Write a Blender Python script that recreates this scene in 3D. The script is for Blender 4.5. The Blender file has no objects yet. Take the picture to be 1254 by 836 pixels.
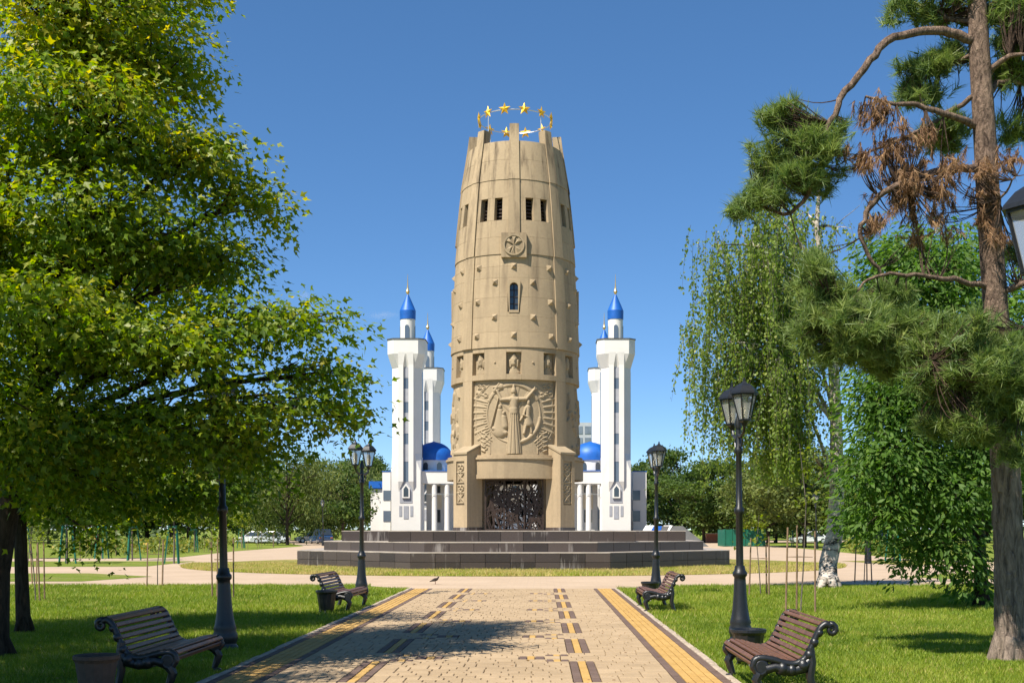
import bpy, math, random
import numpy as np
from mathutils import Vector, Matrix
random.seed(7); rng = np.random.default_rng(7)
R = math.radians
scene = bpy.context.scene
# ------------------------------------------------------------------ camera, sky, sun, exposure
FPX, HX, HY, EYE = 1500.0, 662.0, 648.0, 1.65          # focal length in photo pixels, vanishing point, eye height
cam_d = bpy.data.cameras.new('camera'); cam = bpy.data.objects.new('camera', cam_d)
scene.collection.objects.link(cam); scene.camera = cam
cam_d.sensor_width = 36; cam_d.lens = FPX/1254*36
cam_d.shift_x = -(HX-627)/1254; cam_d.shift_y = (HY-418)/1254
cam_d.clip_start = 0.1; cam_d.clip_end = 6000
cam.location = (0, 0, EYE); cam.rotation_euler = (R(90), 0, 0)
SUN_AZ, SUN_EL = R(43), R(55)                           # from the -Y direction towards -X
sdir = Vector((-math.sin(SUN_AZ)*math.cos(SUN_EL), -math.cos(SUN_AZ)*math.cos(SUN_EL), math.sin(SUN_EL)))
world = bpy.data.worlds.new('World'); scene.world = world; world.use_nodes = True
wn = world.node_tree.nodes; wl = world.node_tree.links
bg = wn['Background']; sky = wn.new('ShaderNodeTexSky'); sky.sky_type = 'NISHITA'; sky.sun_disc = False
sky.sun_elevation = SUN_EL; sky.sun_rotation = math.atan2(sdir.x, sdir.y)
sky.altitude = 1000; sky.air_density = 0.6; sky.dust_density = 0.0; sky.ozone_density = 4.0
wg = wn.new('ShaderNodeGamma'); wg.inputs[1].default_value = 0.78; wh = wn.new('ShaderNodeHueSaturation'); wh.inputs['Saturation'].default_value = 1.27
wl.new(sky.outputs[0], wg.inputs[0]); wl.new(wg.outputs[0], wh.inputs['Color']); wl.new(wh.outputs[0], bg.inputs[0]); bg.inputs[1].default_value = 0.135
sun_d = bpy.data.lights.new('sun', 'SUN'); sun_d.energy = 5.0; sun_d.angle = R(0.5); sun_d.color = (1.0, 0.93, 0.82)
sun = bpy.data.objects.new('sun', sun_d); scene.collection.objects.link(sun)
sun.rotation_euler = (-sdir).to_track_quat('-Z', 'Y').to_euler(); sun.location = (-30, -20, 50)
vs = scene.view_settings; vs.view_transform = 'Standard'; vs.look = 'None'; vs.gamma = 1; vs.use_curve_mapping = False
vs.exposure = 0.85

# ------------------------------------------------------------------ helpers
C = scene.collection
def G(px, py, z=0.0):
    Y = (EYE-z)*FPX/(py-HY); return Vector(((px-HX)/FPX*Y, Y, z))
def P(px, py, Y): return Vector(((px-HX)/FPX*Y, Y, EYE+(HY-py)/FPX*Y))
def tag(o, label=None, cat=None, group=None, kind=None):
    if label: o['label'] = label
    if cat: o['category'] = cat
    if group: o['group'] = group
    if kind: o['kind'] = kind
    return o
def empty(name, loc=(0,0,0), rz=0):
    o = bpy.data.objects.new(name, None); C.objects.link(o); o.location = loc; o.rotation_euler = (0,0,rz)
    o.empty_display_size = 0.2; return o
def link(name, me, parent=None, loc=(0,0,0), rot=(0,0,0)):
    o = bpy.data.objects.new(name, me); C.objects.link(o); o.location = loc; o.rotation_euler = rot
    if parent: o.parent = parent
    return o
def copy_tree(o, parent=None):
    c = o.copy(); C.objects.link(c); c.parent = parent
    for ch in list(o.children): copy_tree(ch, c)
    return c
class MB:
    def __init__(s): s.v = []; s.f = []; s.mi = []; s.cur = 0
    def add(s, vs_, fs_):
        n = len(s.v); s.v += [tuple(q) for q in vs_]; s.f += [tuple(i+n for i in f) for f in fs_]; s.mi += [s.cur]*len(fs_)
        return s
    def box(s, x0, x1, y0, y1, z0, z1, m=None):
        p = [Vector((x,y,z)) for z in (z0,z1) for y in (y0,y1) for x in (x0,x1)]
        if m: p = [m @ q for q in p]
        return s.add(p, [(0,2,3,1),(4,5,7,6),(0,1,5,4),(1,3,7,5),(3,2,6,7),(2,0,4,6)])
    def cbox(s, x0, x1, y0, y1, z0, z1, c=0.01):      # box with chamfered upper edges
        a = [(x0,y0,z0),(x1,y0,z0),(x1,y1,z0),(x0,y1,z0)]; b = [(x,y,z1-c) for x,y,_ in a]
        t = [(x0+c,y0+c,z1),(x1-c,y0+c,z1),(x1-c,y1-c,z1),(x0+c,y1-c,z1)]
        fs = [(3,2,1,0)]
        for k in range(4):
            j = (k+1)%4; fs += [(k,j,4+j,4+k),(4+k,4+j,8+j,8+k)]
        return s.add(a+b+t, fs+[(8,9,10,11)])
    def prism(s, poly, z0, z1, cap=True):             # poly counter-clockwise in xy
        n = len(poly); v = [(x,y,z0) for x,y in poly]+[(x,y,z1) for x,y in poly]
        f = [(i,(i+1)%n,n+(i+1)%n,n+i) for i in range(n)]
        if cap: f += [tuple(range(n-1,-1,-1)), tuple(range(n,2*n))]
        return s.add(v, f)
    def lathe(s, prof, seg=16, c=(0,0,0), a0=0, cap=True):
        v = []; f = []; m = len(prof)
        for r,z in prof:
            for k in range(seg):
                a = a0+2*math.pi*k/seg; v.append((c[0]+r*math.cos(a), c[1]+r*math.sin(a), c[2]+z))
        for i in range(m-1):
            for k in range(seg):
                j = (k+1)%seg; f.append((i*seg+k, i*seg+j, (i+1)*seg+j, (i+1)*seg+k))
        if cap: f += [tuple(range(seg-1,-1,-1)), tuple((m-1)*seg+k for k in range(seg))]
        return s.add(v, f)
    def tube(s, pts, rad, seg=8, cap=True):
        pts = [Vector(p) for p in pts]; n = len(pts)
        if not hasattr(rad, '__len__'): rad = [rad]*n
        v = []; f = []; prev = None
        for i in range(n):
            t = (pts[min(i+1,n-1)]-pts[max(i-1,0)])
            t = t.normalized() if t.length > 1e-9 else Vector((0,0,1))
            if prev is None:
                u = t.orthogonal().normalized()
            else:
                u = prev-t*prev.dot(t); u = u.normalized() if u.length > 1e-6 else t.orthogonal().normalized()
            prev = u; w = t.cross(u)
            for k in range(seg):
                a = 2*math.pi*k/seg; v.append(pts[i]+(u*math.cos(a)+w*math.sin(a))*rad[i])
        for i in range(n-1):
            for k in range(seg):
                j = (k+1)%seg; f.append((i*seg+k, i*seg+j, (i+1)*seg+j, (i+1)*seg+k))
        if cap: f += [tuple(range(seg-1,-1,-1)), tuple((n-1)*seg+k for k in range(seg))]
        return s.add(v, f)
    def bar(s, a, b, w, h=None, up=(0,0,1)):
        a = Vector(a); b = Vector(b); h = h or w; t = (b-a).normalized(); up = Vector(up)
        x = t.cross(up); x = x.normalized() if x.length > 1e-6 else t.orthogonal().normalized(); y = x.cross(t)
        p = [q+x*i*w/2+y*j*h/2 for q in (a,b) for i,j in ((-1,-1),(1,-1),(1,1),(-1,1))]
        return s.add(p, [(0,1,2,3),(7,6,5,4),(0,4,5,1),(1,5,6,2),(2,6,7,3),(3,7,4,0)])
    def mesh(s, name, mats, smooth=False, angle=None):
        me = bpy.data.meshes.new(name); me.from_pydata(s.v, [], s.f)
        for m in (mats if isinstance(mats, (list,tuple)) else [mats]): me.materials.append(M[m] if isinstance(m, str) else m)
        if any(s.mi): me.polygons.foreach_set('material_index', s.mi)
        if smooth:
            me.polygons.foreach_set('use_smooth', [True]*len(s.f))
            if angle: me.set_sharp_from_angle(angle=R(angle))
        me.update(); return me
    def build(s, name, mats, parent=None, loc=(0,0,0), rot=(0,0,0), smooth=False, angle=40):
        return link(name, s.mesh(name, mats, smooth, angle if smooth else None), parent, loc, rot)
def np_mesh(name, verts, faces, mat, tint=None, smooth=False):   # faces: (n,k) array
    me = bpy.data.meshes.new(name); nv = len(verts); nf, k = faces.shape
    me.vertices.add(nv); me.vertices.foreach_set('co', np.asarray(verts, np.float32).ravel())
    me.loops.add(nf*k); me.loops.foreach_set('vertex_index', faces.astype(np.int32).ravel())
    me.polygons.add(nf); me.polygons.foreach_set('loop_start', np.arange(0, nf*k, k, dtype=np.int32))
    me.polygons.foreach_set('loop_total', np.full(nf, k, np.int32))
    if smooth: me.polygons.foreach_set('use_smooth', np.ones(nf, bool))
    if tint is not None:
        at = me.attributes.new('tint', 'FLOAT', 'FACE'); at.data.foreach_set('value', np.asarray(tint, np.float32))
    me.materials.append(M[mat]); me.update(calc_edges=True); return me

# ------------------------------------------------------------------ materials
M = {}
def new_mat(name, rough=0.7, metal=0.0, spec=0.5):
    m = bpy.data.materials.new(name); m.use_nodes = True; M[name] = m
    nt = m.node_tree; b = nt.nodes['Principled BSDF']
    b.inputs['Roughness'].default_value = rough; b.inputs['Metallic'].default_value = metal
    b.inputs['Specular IOR Level'].default_value = spec
    return m, nt, b
def node(nt, t, **kw):
    n = nt.nodes.new(t)
    for k, v in kw.items(): setattr(n, k, v)
    return n
def ramp(nt, fac, stops):
    r = node(nt, 'ShaderNodeValToRGB'); e = r.color_ramp.elements
    while len(e) < len(stops): e.new(0.5)
    for q, (p, c) in zip(e, stops): q.position = p; q.color = (*c, 1)
    nt.links.new(fac, r.inputs[0]); return r.outputs[0]
def noise(nt, scale, detail=4, rough=0.55, vec=None, dist=0):
    n = node(nt, 'ShaderNodeTexNoise'); n.inputs['Scale'].default_value = scale; n.inputs['Detail'].default_value = detail
    n.inputs['Roughness'].default_value = rough; n.inputs['Distortion'].default_value = dist
    if vec: nt.links.new(vec, n.inputs['Vector'])
    return n.outputs['Fac']
def coords(nt, scale=(1,1,1), kind='Object'):
    t = node(nt, 'ShaderNodeTexCoord'); m = node(nt, 'ShaderNodeMapping'); m.inputs['Scale'].default_value = scale
    nt.links.new(t.outputs[kind], m.inputs[0]); return m.outputs[0]
def wcoords(nt, scale=(1,1,1)):
    t = node(nt, 'ShaderNodeNewGeometry'); m = node(nt, 'ShaderNodeMapping'); m.inputs['Scale'].default_value = scale
    nt.links.new(t.outputs['Position'], m.inputs[0]); return m.outputs[0]
def mixc(nt, fac, a, b, mode='MIX'):
    x = node(nt, 'ShaderNodeMix', data_type='RGBA', blend_type=mode)
    for sck, val in ((0, fac), (6, a), (7, b)):
        if isinstance(val, (int, float)): x.inputs[sck].default_value = val
        elif isinstance(val, tuple): x.inputs[sck].default_value = (*val, 1)
        else: nt.links.new(val, x.inputs[sck])
    return x.outputs[2]
def bump(nt, b, h, strength=0.3, dist=0.02):
    n = node(nt, 'ShaderNodeBump'); n.inputs['Strength'].default_value = strength; n.inputs['Distance'].default_value = dist
    nt.links.new(h, n.inputs['Height']); nt.links.new(n.outputs[0], b.inputs['Normal'])
def simple(name, col, rough=0.7, metal=0, var=0.15, scale=6, bmp=0.0, spec=0.5, world_=True):
    m, nt, b = new_mat(name, rough, metal, spec)
    v = wcoords(nt) if world_ else coords(nt)
    f = noise(nt, scale, 5, 0.6, v)
    lo = tuple(c*(1-var) for c in col); hi = tuple(min(1, c*(1+var)) for c in col)
    nt.links.new(ramp(nt, f, [(0.3, lo), (0.7, hi)]), b.inputs['Base Color'])
    if bmp: bump(nt, b, noise(nt, scale*6, 4, 0.6, v), bmp)
    return m
# tower stone: sandy cast stone with blotches and vertical weather streaks
def stone(name, base, streak=0.5):
    m, nt, b = new_mat(name, 0.85, 0, 0.25)
    v = wcoords(nt)
    c1 = ramp(nt, noise(nt, 0.7, 6, 0.6, v), [(0.3, tuple(x*0.86 for x in base)), (0.7, tuple(x*1.08 for x in base))])
    c2 = mixc(nt, 0.35, c1, ramp(nt, noise(nt, 9, 5, 0.7, v), [(0.3, tuple(x*0.7 for x in base)), (0.75, tuple(min(1,x*1.2) for x in base))]))
    st = noise(nt, 1.0, 5, 0.6, wcoords(nt, (2.6, 2.6, 0.22)))
    fac = node(nt, 'ShaderNodeMapRange'); nt.links.new(st, fac.inputs[0])
    fac.inputs[1].default_value = 0.48; fac.inputs[2].default_value = 0.72; fac.inputs[3].default_value = 0; fac.inputs[4].default_value = streak
    hz = node(nt, 'ShaderNodeSeparateXYZ'); g = node(nt, 'ShaderNodeNewGeometry'); nt.links.new(g.outputs['Position'], hz.inputs[0])
    hr = node(nt, 'ShaderNodeMapRange'); nt.links.new(hz.outputs[2], hr.inputs[0])       # weathering runs down from the rim
    hr.inputs[1].default_value = 11; hr.inputs[2].default_value = 19.5; hr.inputs[3].default_value = 0.32; hr.inputs[4].default_value = 1.3
    mu = node(nt, 'ShaderNodeMath', operation='MULTIPLY', use_clamp=True); nt.links.new(fac.outputs[0], mu.inputs[0]); nt.links.new(hr.outputs[0], mu.inputs[1])
    c3 = mixc(nt, mu.outputs[0], c2, (base[0]*.26, base[1]*.25, base[2]*.26))
    oi = node(nt, 'ShaderNodeObjectInfo'); vr = node(nt, 'ShaderNodeMapRange'); nt.links.new(oi.outputs['Random'], vr.inputs[0])
    vr.inputs[3].default_value = 0.93; vr.inputs[4].default_value = 1.05
    cm = node(nt, 'ShaderNodeVectorMath', operation='SCALE'); nt.links.new(c3, cm.inputs[0]); nt.links.new(vr.outputs[0], cm.inputs[3])
    nt.links.new(cm.outputs[0], b.inputs['Base Color'])
    bump(nt, b, noise(nt, 25, 6, 0.7, v), 0.35, 0.03)
stone('tower_stone', (0.375, 0.286, 0.178), 1.0)
stone('carved_stone', (0.35, 0.272, 0.172), 0.5)
# polished dark granite with pale lime runs
m, nt, b = new_mat('granite', 0.28, 0, 0.5); v = wcoords(nt)
c = ramp(nt, noise(nt, 70, 4, 0.7, v), [(0.35, (0.018,0.014,0.013)), (0.6, (0.055,0.042,0.038)), (0.75, (0.10,0.08,0.07))])
oi = node(nt, 'ShaderNodeObjectInfo'); c = mixc(nt, 0.45, c, ramp(nt, oi.outputs['Random'], [(0, (0.022,0.017,0.015)), (0.6, (0.075,0.056,0.048)), (1, (0.11,0.085,0.072))]))
st = noise(nt, 1, 6, 0.7, wcoords(nt, (5, 5, 0.35))); st2 = noise(nt, 0.45, 3, 0.6, v)
mm = node(nt, 'ShaderNodeMath', operation='MULTIPLY'); nt.links.new(st, mm.inputs[0]); nt.links.new(st2, mm.inputs[1])
f = node(nt, 'ShaderNodeMapRange'); nt.links.new(mm.outputs[0], f.inputs[0]); f.inputs[1].default_value = 0.31; f.inputs[2].default_value = 0.40; f.inputs[4].default_value = 0.6
nt.links.new(mixc(nt, f.outputs[0], c, (0.36,0.33,0.30)), b.inputs['Base Color'])
simple('granite_top', (0.33,0.285,0.235), 0.6, 0, 0.25, 2.5, 0.1)
# paving
m, nt, b = new_mat('plaza_paving', 0.85, 0, 0.3); v = wcoords(nt)
br = node(nt, 'ShaderNodeTexBrick'); br.inputs['Scale'].default_value = 1; br.inputs['Brick Width'].default_value = 0.4; br.inputs['Row Height'].default_value = 0.2
br.inputs['Mortar Size'].default_value = 0.008; br.inputs['Color1'].default_value = (0.36,0.27,0.185,1); br.inputs['Color2'].default_value = (0.43,0.325,0.225,1); br.inputs['Mortar'].default_value = (0.26,0.2,0.15,1)
nt.links.new(v, br.inputs[0])
nt.links.new(mixc(nt, 0.6, br.outputs[0], ramp(nt, noise(nt, 0.35, 6, 0.65, v), [(0.3,(0.35,0.26,0.175)),(0.7,(0.47,0.36,0.255))])), b.inputs['Base Color'])
def paver_mat(name, lo, hi):
    m, nt, b = new_mat(name, 0.85, 0, 0.3); v = wcoords(nt)
    at = node(nt, 'ShaderNodeAttribute', attribute_name='tint'); oi = node(nt, 'ShaderNodeObjectInfo')
    ad = node(nt, 'ShaderNodeMath', operation='ADD'); nt.links.new(at.outputs['Fac'], ad.inputs[0]); nt.links.new(oi.outputs['Random'], ad.inputs[1])
    fr = node(nt, 'ShaderNodeMath', operation='FRACT'); nt.links.new(ad.outputs[0], fr.inputs[0])
    c = ramp(nt, fr.outputs[0], [(0, lo), (1, hi)])
    c = mixc(nt, 0.4, c, ramp(nt, noise(nt, 3.0, 6, 0.7, v), [(0.3, tuple(x*0.7 for x in lo)), (0.7, hi)]))
    c = mixc(nt, 0.3, c, ramp(nt, noise(nt, 0.6, 7, 0.75, v), [(0.35, tuple(x*0.55 for x in lo)), (0.6, hi)]))
    c = mixc(nt, 0.35, c, ramp(nt, noise(nt, 60, 3, 0.7, v), [(0.3, tuple(x*0.6 for x in lo)), (0.7, hi)]))
    nt.links.new(c, b.inputs['Base Color']); bump(nt, b, noise(nt, 90, 4, 0.6, v), 0.3, 0.01)
paver_mat('paver_beige', (0.30,0.215,0.125), (0.46,0.34,0.21))
paver_mat('paver_yellow', (0.40,0.235,0.065), (0.52,0.33,0.11))
paver_mat('paver_brown', (0.10,0.065,0.052), (0.17,0.115,0.09))
simple('joint_sand', (0.17,0.125,0.08), 0.95, 0, 0.3, 9)
simple('kerb', (0.36,0.29,0.22), 0.9, 0, 0.25, 5, 0.2)
# ground & lawn
def lawn_mat(name, a, b_, dry, amt):
    m, nt, b = new_mat(name, 0.95, 0, 0.1); v = wcoords(nt)
    c = ramp(nt, noise(nt, 6, 6, 0.75, v), [(0.3, a), (0.7, b_)])
    f = node(nt, 'ShaderNodeMapRange'); nt.links.new(noise(nt, 0.55, 5, 0.65, v), f.inputs[0])
    f.inputs[1].default_value = 0.5; f.inputs[2].default_value = 0.72; f.inputs[4].default_value = amt
    nt.links.new(mixc(nt, f.outputs[0], c, dry), b.inputs['Base Color'])
    bump(nt, b, noise(nt, 40, 5, 0.7, v), 0.8, 0.05)
lawn_mat('lawn_soil', (0.10,0.14,0.018), (0.18,0.23,0.03), (0.30,0.24,0.10), 0.6)
lawn_mat('dry_lawn', (0.14,0.15,0.03), (0.24,0.22,0.06), (0.42,0.32,0.13), 0.9)
lawn_mat('far_ground', (0.11,0.155,0.02), (0.19,0.235,0.035), (0.25,0.22,0.08), 0.6)
def leaf_mat(name, stops, trans=0.45, rough=0.45):
    m, nt, b = new_mat(name, rough, 0, 0.4)
    at = node(nt, 'ShaderNodeAttribute', attribute_name='tint')
    c = ramp(nt, at.outputs['Fac'], stops)
    nt.links.new(c, b.inputs['Base Color'])
    tr = node(nt, 'ShaderNodeBsdfTranslucent'); hs = node(nt, 'ShaderNodeHueSaturation'); hs.inputs['Value'].default_value = 1.7; hs.inputs['Saturation'].default_value = 1.1
    nt.links.new(c, hs.inputs['Color']); nt.links.new(hs.outputs[0], tr.inputs['Color'])
    mx = node(nt, 'ShaderNodeMixShader'); mx.inputs[0].default_value = trans
    nt.links.new(b.outputs[0], mx.inputs[1]); nt.links.new(tr.outputs[0], mx.inputs[2])
    nt.links.new(mx.outputs[0], nt.nodes['Material Output'].inputs[0])
leaf_mat('grass_blade', [(0,(0.09,0.15,0.010)),(0.45,(0.185,0.26,0.018)),(0.8,(0.30,0.34,0.035)),(1,(0.50,0.40,0.15))], 0.35, 0.6)
leaf_mat('maple_leaf', [(0,(0.055,0.115,0.010)),(0.4,(0.14,0.22,0.015)),(0.7,(0.26,0.30,0.02)),(1,(0.42,0.35,0.03))], 0.52)
leaf_mat('birch_leaf', [(0,(0.10,0.17,0.026)),(0.6,(0.185,0.26,0.042)),(1,(0.33,0.35,0.08))], 0.5)
leaf_mat('ash_leaf', [(0,(0.05,0.115,0.018)),(0.6,(0.11,0.20,0.028)),(1,(0.19,0.27,0.05))], 0.5, 0.6)
leaf_mat('far_leaf', [(0,(0.03,0.065,0.013)),(0.5,(0.075,0.125,0.022)),(1,(0.15,0.185,0.035))], 0.4, 0.6)
leaf_mat('willow_leaf', [(0,(0.06,0.09,0.02)),(0.5,(0.125,0.16,0.035)),(1,(0.21,0.23,0.06))], 0.4, 0.6)
leaf_mat('young_leaf', [(0,(0.10,0.15,0.015)),(0.6,(0.18,0.22,0.02)),(1,(0.30,0.27,0.03))], 0.45, 0.5)
leaf_mat('needle', [(0,(0.06,0.115,0.03)),(0.5,(0.16,0.23,0.055)),(1,(0.29,0.34,0.09))], 0.35, 0.5)
leaf_mat('dead_needle', [(0,(0.13,0.07,0.035)),(0.5,(0.26,0.15,0.075)),(1,(0.42,0.27,0.14))], 0.3, 0.7)
leaf_mat('flower', [(0,(0.08,0.13,0.02)),(0.6,(0.17,0.20,0.03)),(0.9,(0.38,0.30,0.05)),(1,(0.45,0.10,0.05))], 0.3, 0.6)
def bark(name, lo, hi, sx, sz, bmp=0.9, dist=0.04):
    m, nt, b = new_mat(name, 0.9, 0, 0.2); v = wcoords(nt, (sx, sx, sz))
    h = noise(nt, 1, 7, 0.7, v, 0.6)
    nt.links.new(ramp(nt, h, [(0.33, lo), (0.65, hi)]), b.inputs['Base Color']); bump(nt, b, h, bmp, dist)
bark('bark_dark', (0.018,0.013,0.009), (0.075,0.055,0.038), 18, 3)
bark('bark_pine', (0.05,0.038,0.03), (0.36,0.28,0.22), 16, 3.2, 1.0, 0.06)
bark('bark_pine_upper', (0.05,0.032,0.024), (0.36,0.25,0.18), 20, 9, 1.0, 0.09)
bark('bark_twig', (0.03,0.02,0.014), (0.10,0.065,0.045), 14, 8)
bark('bark_grey', (0.06,0.05,0.04), (0.2,0.17,0.14), 10, 3)
m, nt, b = new_mat('bark_birch', 0.8, 0, 0.3); v = wcoords(nt, (3, 3, 9))
c = ramp(nt, noise(nt, 1, 6, 0.75, v, 0.5), [(0.40, (0.03,0.024,0.02)), (0.50, (0.45,0.39,0.33)), (0.8, (0.66,0.60,0.53))])
nt.links.new(c, b.inputs['Base Color']); bump(nt, b, noise(nt, 1, 6, 0.7, wcoords(nt, (12,12,4))), 0.8, 0.03)
# built things
simple('cast_iron', (0.010,0.011,0.012), 0.38, 0.0, 0.3, 30, 0.12, 0.6)
simple('slat_wood', (0.13,0.058,0.030), 0.42, 0, 0.35, 14, 0.1, 0.5)
simple('stake_wood', (0.20,0.13,0.075), 0.9, 0, 0.3, 12, 0.2)
simple('concrete_bin', (0.075,0.05,0.035), 0.8, 0, 0.2, 12, 0.2)
simple('gold', (0.80,0.46,0.03), 0.36, 0.55, 0.12, 8)
simple('steel', (0.62,0.62,0.60), 0.35, 0.8, 0.1, 8)
simple('gate_iron', (0.038,0.022,0.015), 0.55, 0.2, 0.3, 10)
simple('white_wall', (0.66,0.64,0.60), 0.75, 0, 0.05, 0.35, 0.05)
simple('grey_panel', (0.30,0.31,0.34), 0.6, 0, 0.1, 2)
simple('cream_wall', (0.70,0.60,0.44), 0.8, 0, 0.08, 1)
simple('blue_roof', (0.008,0.10,0.40), 0.5, 0.1, 0.15, 1.2, 0.05)
simple('spire_gold', (0.62,0.45,0.20), 0.35, 0.7, 0.1, 3)
simple('green_paint', (0.005,0.115,0.070), 0.5, 0, 0.15, 2)
simple('slate', (0.07,0.07,0.068), 0.7, 0, 0.2, 2)
simple('brick_red', (0.35,0.12,0.06), 0.8, 0, 0.2, 2)
simple('far_glass', (0.16,0.19,0.23), 0.15, 0, 0.25, 0.4)
simple('far_concrete', (0.38,0.40,0.43), 0.8, 0, 0.1, 0.3)
simple('asphalt', (0.06,0.058,0.055), 0.9, 0, 0.2, 3)
simple('bird_dark', (0.03,0.018,0.012), 0.7, 0, 0.2, 40)
simple('tyre', (0.012,0.012,0.013), 0.8, 0, 0.1, 10)
m, nt, b = new_mat('dark_glass', 0.06, 0, 0.8); b.inputs['Base Color'].default_value = (0.035,0.045,0.055,1)
m, nt, b = new_mat('window_blue', 0.12, 0, 0.6); b.inputs['Base Color'].default_value = (0.10,0.13,0.17,1)
for nm, col in (('car_white',(0.75,0.76,0.77)),('car_blue',(0.02,0.055,0.14)),('car_silver',(0.48,0.50,0.52)),('car_dark',(0.03,0.035,0.05))):
    m, nt, b = new_mat(nm, 0.25, 0.1, 0.5); b.inputs['Base Color'].default_value = (*col,1); b.inputs['Coat Weight'].default_value = 0.8
m, nt, b = new_mat('lamp_glass', 0.25, 0, 0.5); b.inputs['Base Color'].default_value = (0.80,0.80,0.76,1); b.inputs['Transmission Weight'].default_value = 0.75; b.inputs['IOR'].default_value = 1.1
simple('lamp_bulb', (0.75,0.66,0.48), 0.5, 0, 0.05, 5)
simple('headlight', (0.8,0.8,0.82), 0.1, 0.2, 0.02, 5)

# ------------------------------------------------------------------ ground, plaza, lawns
TX, TY = -1.20, 58.0                                   # axis of the tower
XC, HW = -0.75, 2.77                                   # centre line and half width of the brick path
def sheet(name, pts, z, mat, kind='structure', label=None):
    mb = MB(); mb.prism([(p[0], p[1]) for p in pts], z-0.15, z) ; o = mb.build(name, mat); tag(o, label, None, None, kind); return o
o = MB().add([(-3000,-300,0),(3000,-300,0),(3000,5000,0),(-3000,5000,0)], [(0,1,2,3)]).build('ground', 'far_ground'); tag(o, 'wide green park ground reaching to the horizon', kind='structure')
def flat(name, pts, z, mat, label):
    n = len(pts); o = MB().add([(p[0],p[1],z) for p in pts], [tuple(range(n))]).build(name, mat)
    if o.data.polygons[0].normal.z < 0: o.data.flip_normals()
    return tag(o, label, kind='structure')
def gp(l): return [G(*q) for q in l]
flat('plaza', [(-75,33.4),(75,33.4),(75,64),(45,90),(33,118),(46,178),(-60,178),(-42,130),(-34,110),(-60,80),(-75,70)], 0.010, 'plaza_paving', 'pale pinkish paved plaza around the stepped podium')
def circle(cx, cy, r, n=48): return [(cx+r*math.sin(2*math.pi*k/n), cy-r*math.cos(2*math.pi*k/n)) for k in range(n)]
ISLANDS = {
 'dry_grass_ring': (circle(TX, TY, 15.2, 64), 'dry_lawn', 'ring of dry yellowing grass round the dark podium'),
 'grass_strip': ([tuple(p.xy) for p in gp([(-400,702),(110,702),(187,706),(100,712),(-400,713)])], 'lawn_soil', 'narrow grass wedge between two paved paths'),
 'grass_wedge': ([tuple(p.xy) for p in gp([(-400,688.5),(130,687),(239,687),(180,693.5),(-400,695.5)])], 'lawn_soil', 'grass wedge in front of the flower bed lawn'),
 'flower_lawn': ([tuple(p.xy) for p in gp([(-400,684.5),(180,683.5),(223,682),(285,675),(372,668.5),(340,662),(-400,662)])], 'far_ground', 'lawn with flower beds and supported young trees'),
 'far_lawn': ([tuple(p.xy) for p in gp([(905,664),(939,667.7),(999,673),(1040,677),(1100,684),(1200,687),(1600,688),(1500,664)])], 'far_ground', 'lawn with parked cars behind it beyond the plaza'),
 'grass_islet': ([tuple(p.xy) for p in gp([(1030,687),(1100,685.5),(1230,690),(1100,691.5)])], 'dry_lawn', 'small grass patch under the young trees with green props'),
 'grass_patch': ([tuple(p.xy) for p in gp([(1105,706),(1160,702.5),(1500,700),(1500,709.5),(1160,709)])], 'lawn_soil', 'small grass patch on the paving behind the leafy ash'),
}
for nm, (pts, mt, lb) in ISLANDS.items(): flat(nm, pts, 0.016, mt, lb)
LAWN_L = [(-60,-8),(XC-HW-0.09,-8),(XC-HW-0.09,33.4),(-4.9,35.4),(-60,36.2)]
LAWN_R = [(XC+HW+0.09,-8),(60,-8),(60,36.5),(3.3,35.2),(XC+HW+0.09,33.6)]
flat('lawn', LAWN_L, 0.022, 'lawn_soil', 'green lawn under the maples beside the brick path')
flat('lawn', LAWN_R, 0.022, 'lawn_soil', 'green lawn under the pine beside the brick path')
flat('road', [(-120,178),(140,178),(140,190),(-120,190)], 0.008, 'asphalt', 'asphalt parking road behind the plaza')

# ---- brick path: pavers laid one by one
path = MB().add([(XC-HW,-8,0.012),(XC+HW,-8,0.012),(XC+HW,33.6,0.012),(XC-HW,33.6,0.012)], [(0,1,2,3)]).build('brick_path', 'joint_sand')
tag(path, 'beige brick path with yellow edge bands leading to the podium', kind='structure')
ROW = 0.205; Y0 = 15.97; PZ0, PZ1 = 0.0, 0.045
def row_cells(k):
    """list of (x0, x1, colour) across one row; k counted from Y0"""
    ph = k % 15; seg = ph < 10; cells = []
    f_in = HW-0.58
    half = {}
    for sgn in (-1, 1):
        lst = [(HW-0.10, HW, 'brown'), (HW-0.58, HW-0.48, 'brown')] + [(HW-0.48+0.095*i, HW-0.48+0.095*(i+1), 'yellow') for i in range(4)]
        if seg: lst += [(1.1,1.2,'brown'),(1.2,1.3,'yellow'),(1.3,1.4,'brown')]
        elif ph in (10, 13): lst += [(0.82,0.91,'brown'),(0.91,1.0,'yellow'),(1.0,1.1,'brown')]
        elif ph in (11, 12): lst += [(0.48,0.58,'brown'),(0.58,0.68,'yellow'),(0.68,0.80,'brown')]
        for a, b_, c in lst: cells.append((sgn*a, sgn*b_, c) if sgn > 0 else (-b_, -a, c))
    cells.sort(); out = []; x = -HW
    def fill(a, b_):
        while b_-a > 1e-6:
            w = random.choice((0.14, 0.2, 0.2, 0.27))
            if b_-a < w+0.09: w = b_-a
            out.append((a, a+w, 'beige')); a += w
    for a, b_, c in cells:
        if a > x+1e-6: fill(x, a)
        out.append((a, b_, c)); x = b_
    return out
k0 = int((-6-Y0)//ROW); k1 = int((33.4-Y0)/ROW)
stuffv = {c: MB() for c in ('beige','yellow','brown')}; stufft = {c: [] for c in stuffv}
mesh_cache = {}; nind = 0
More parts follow.
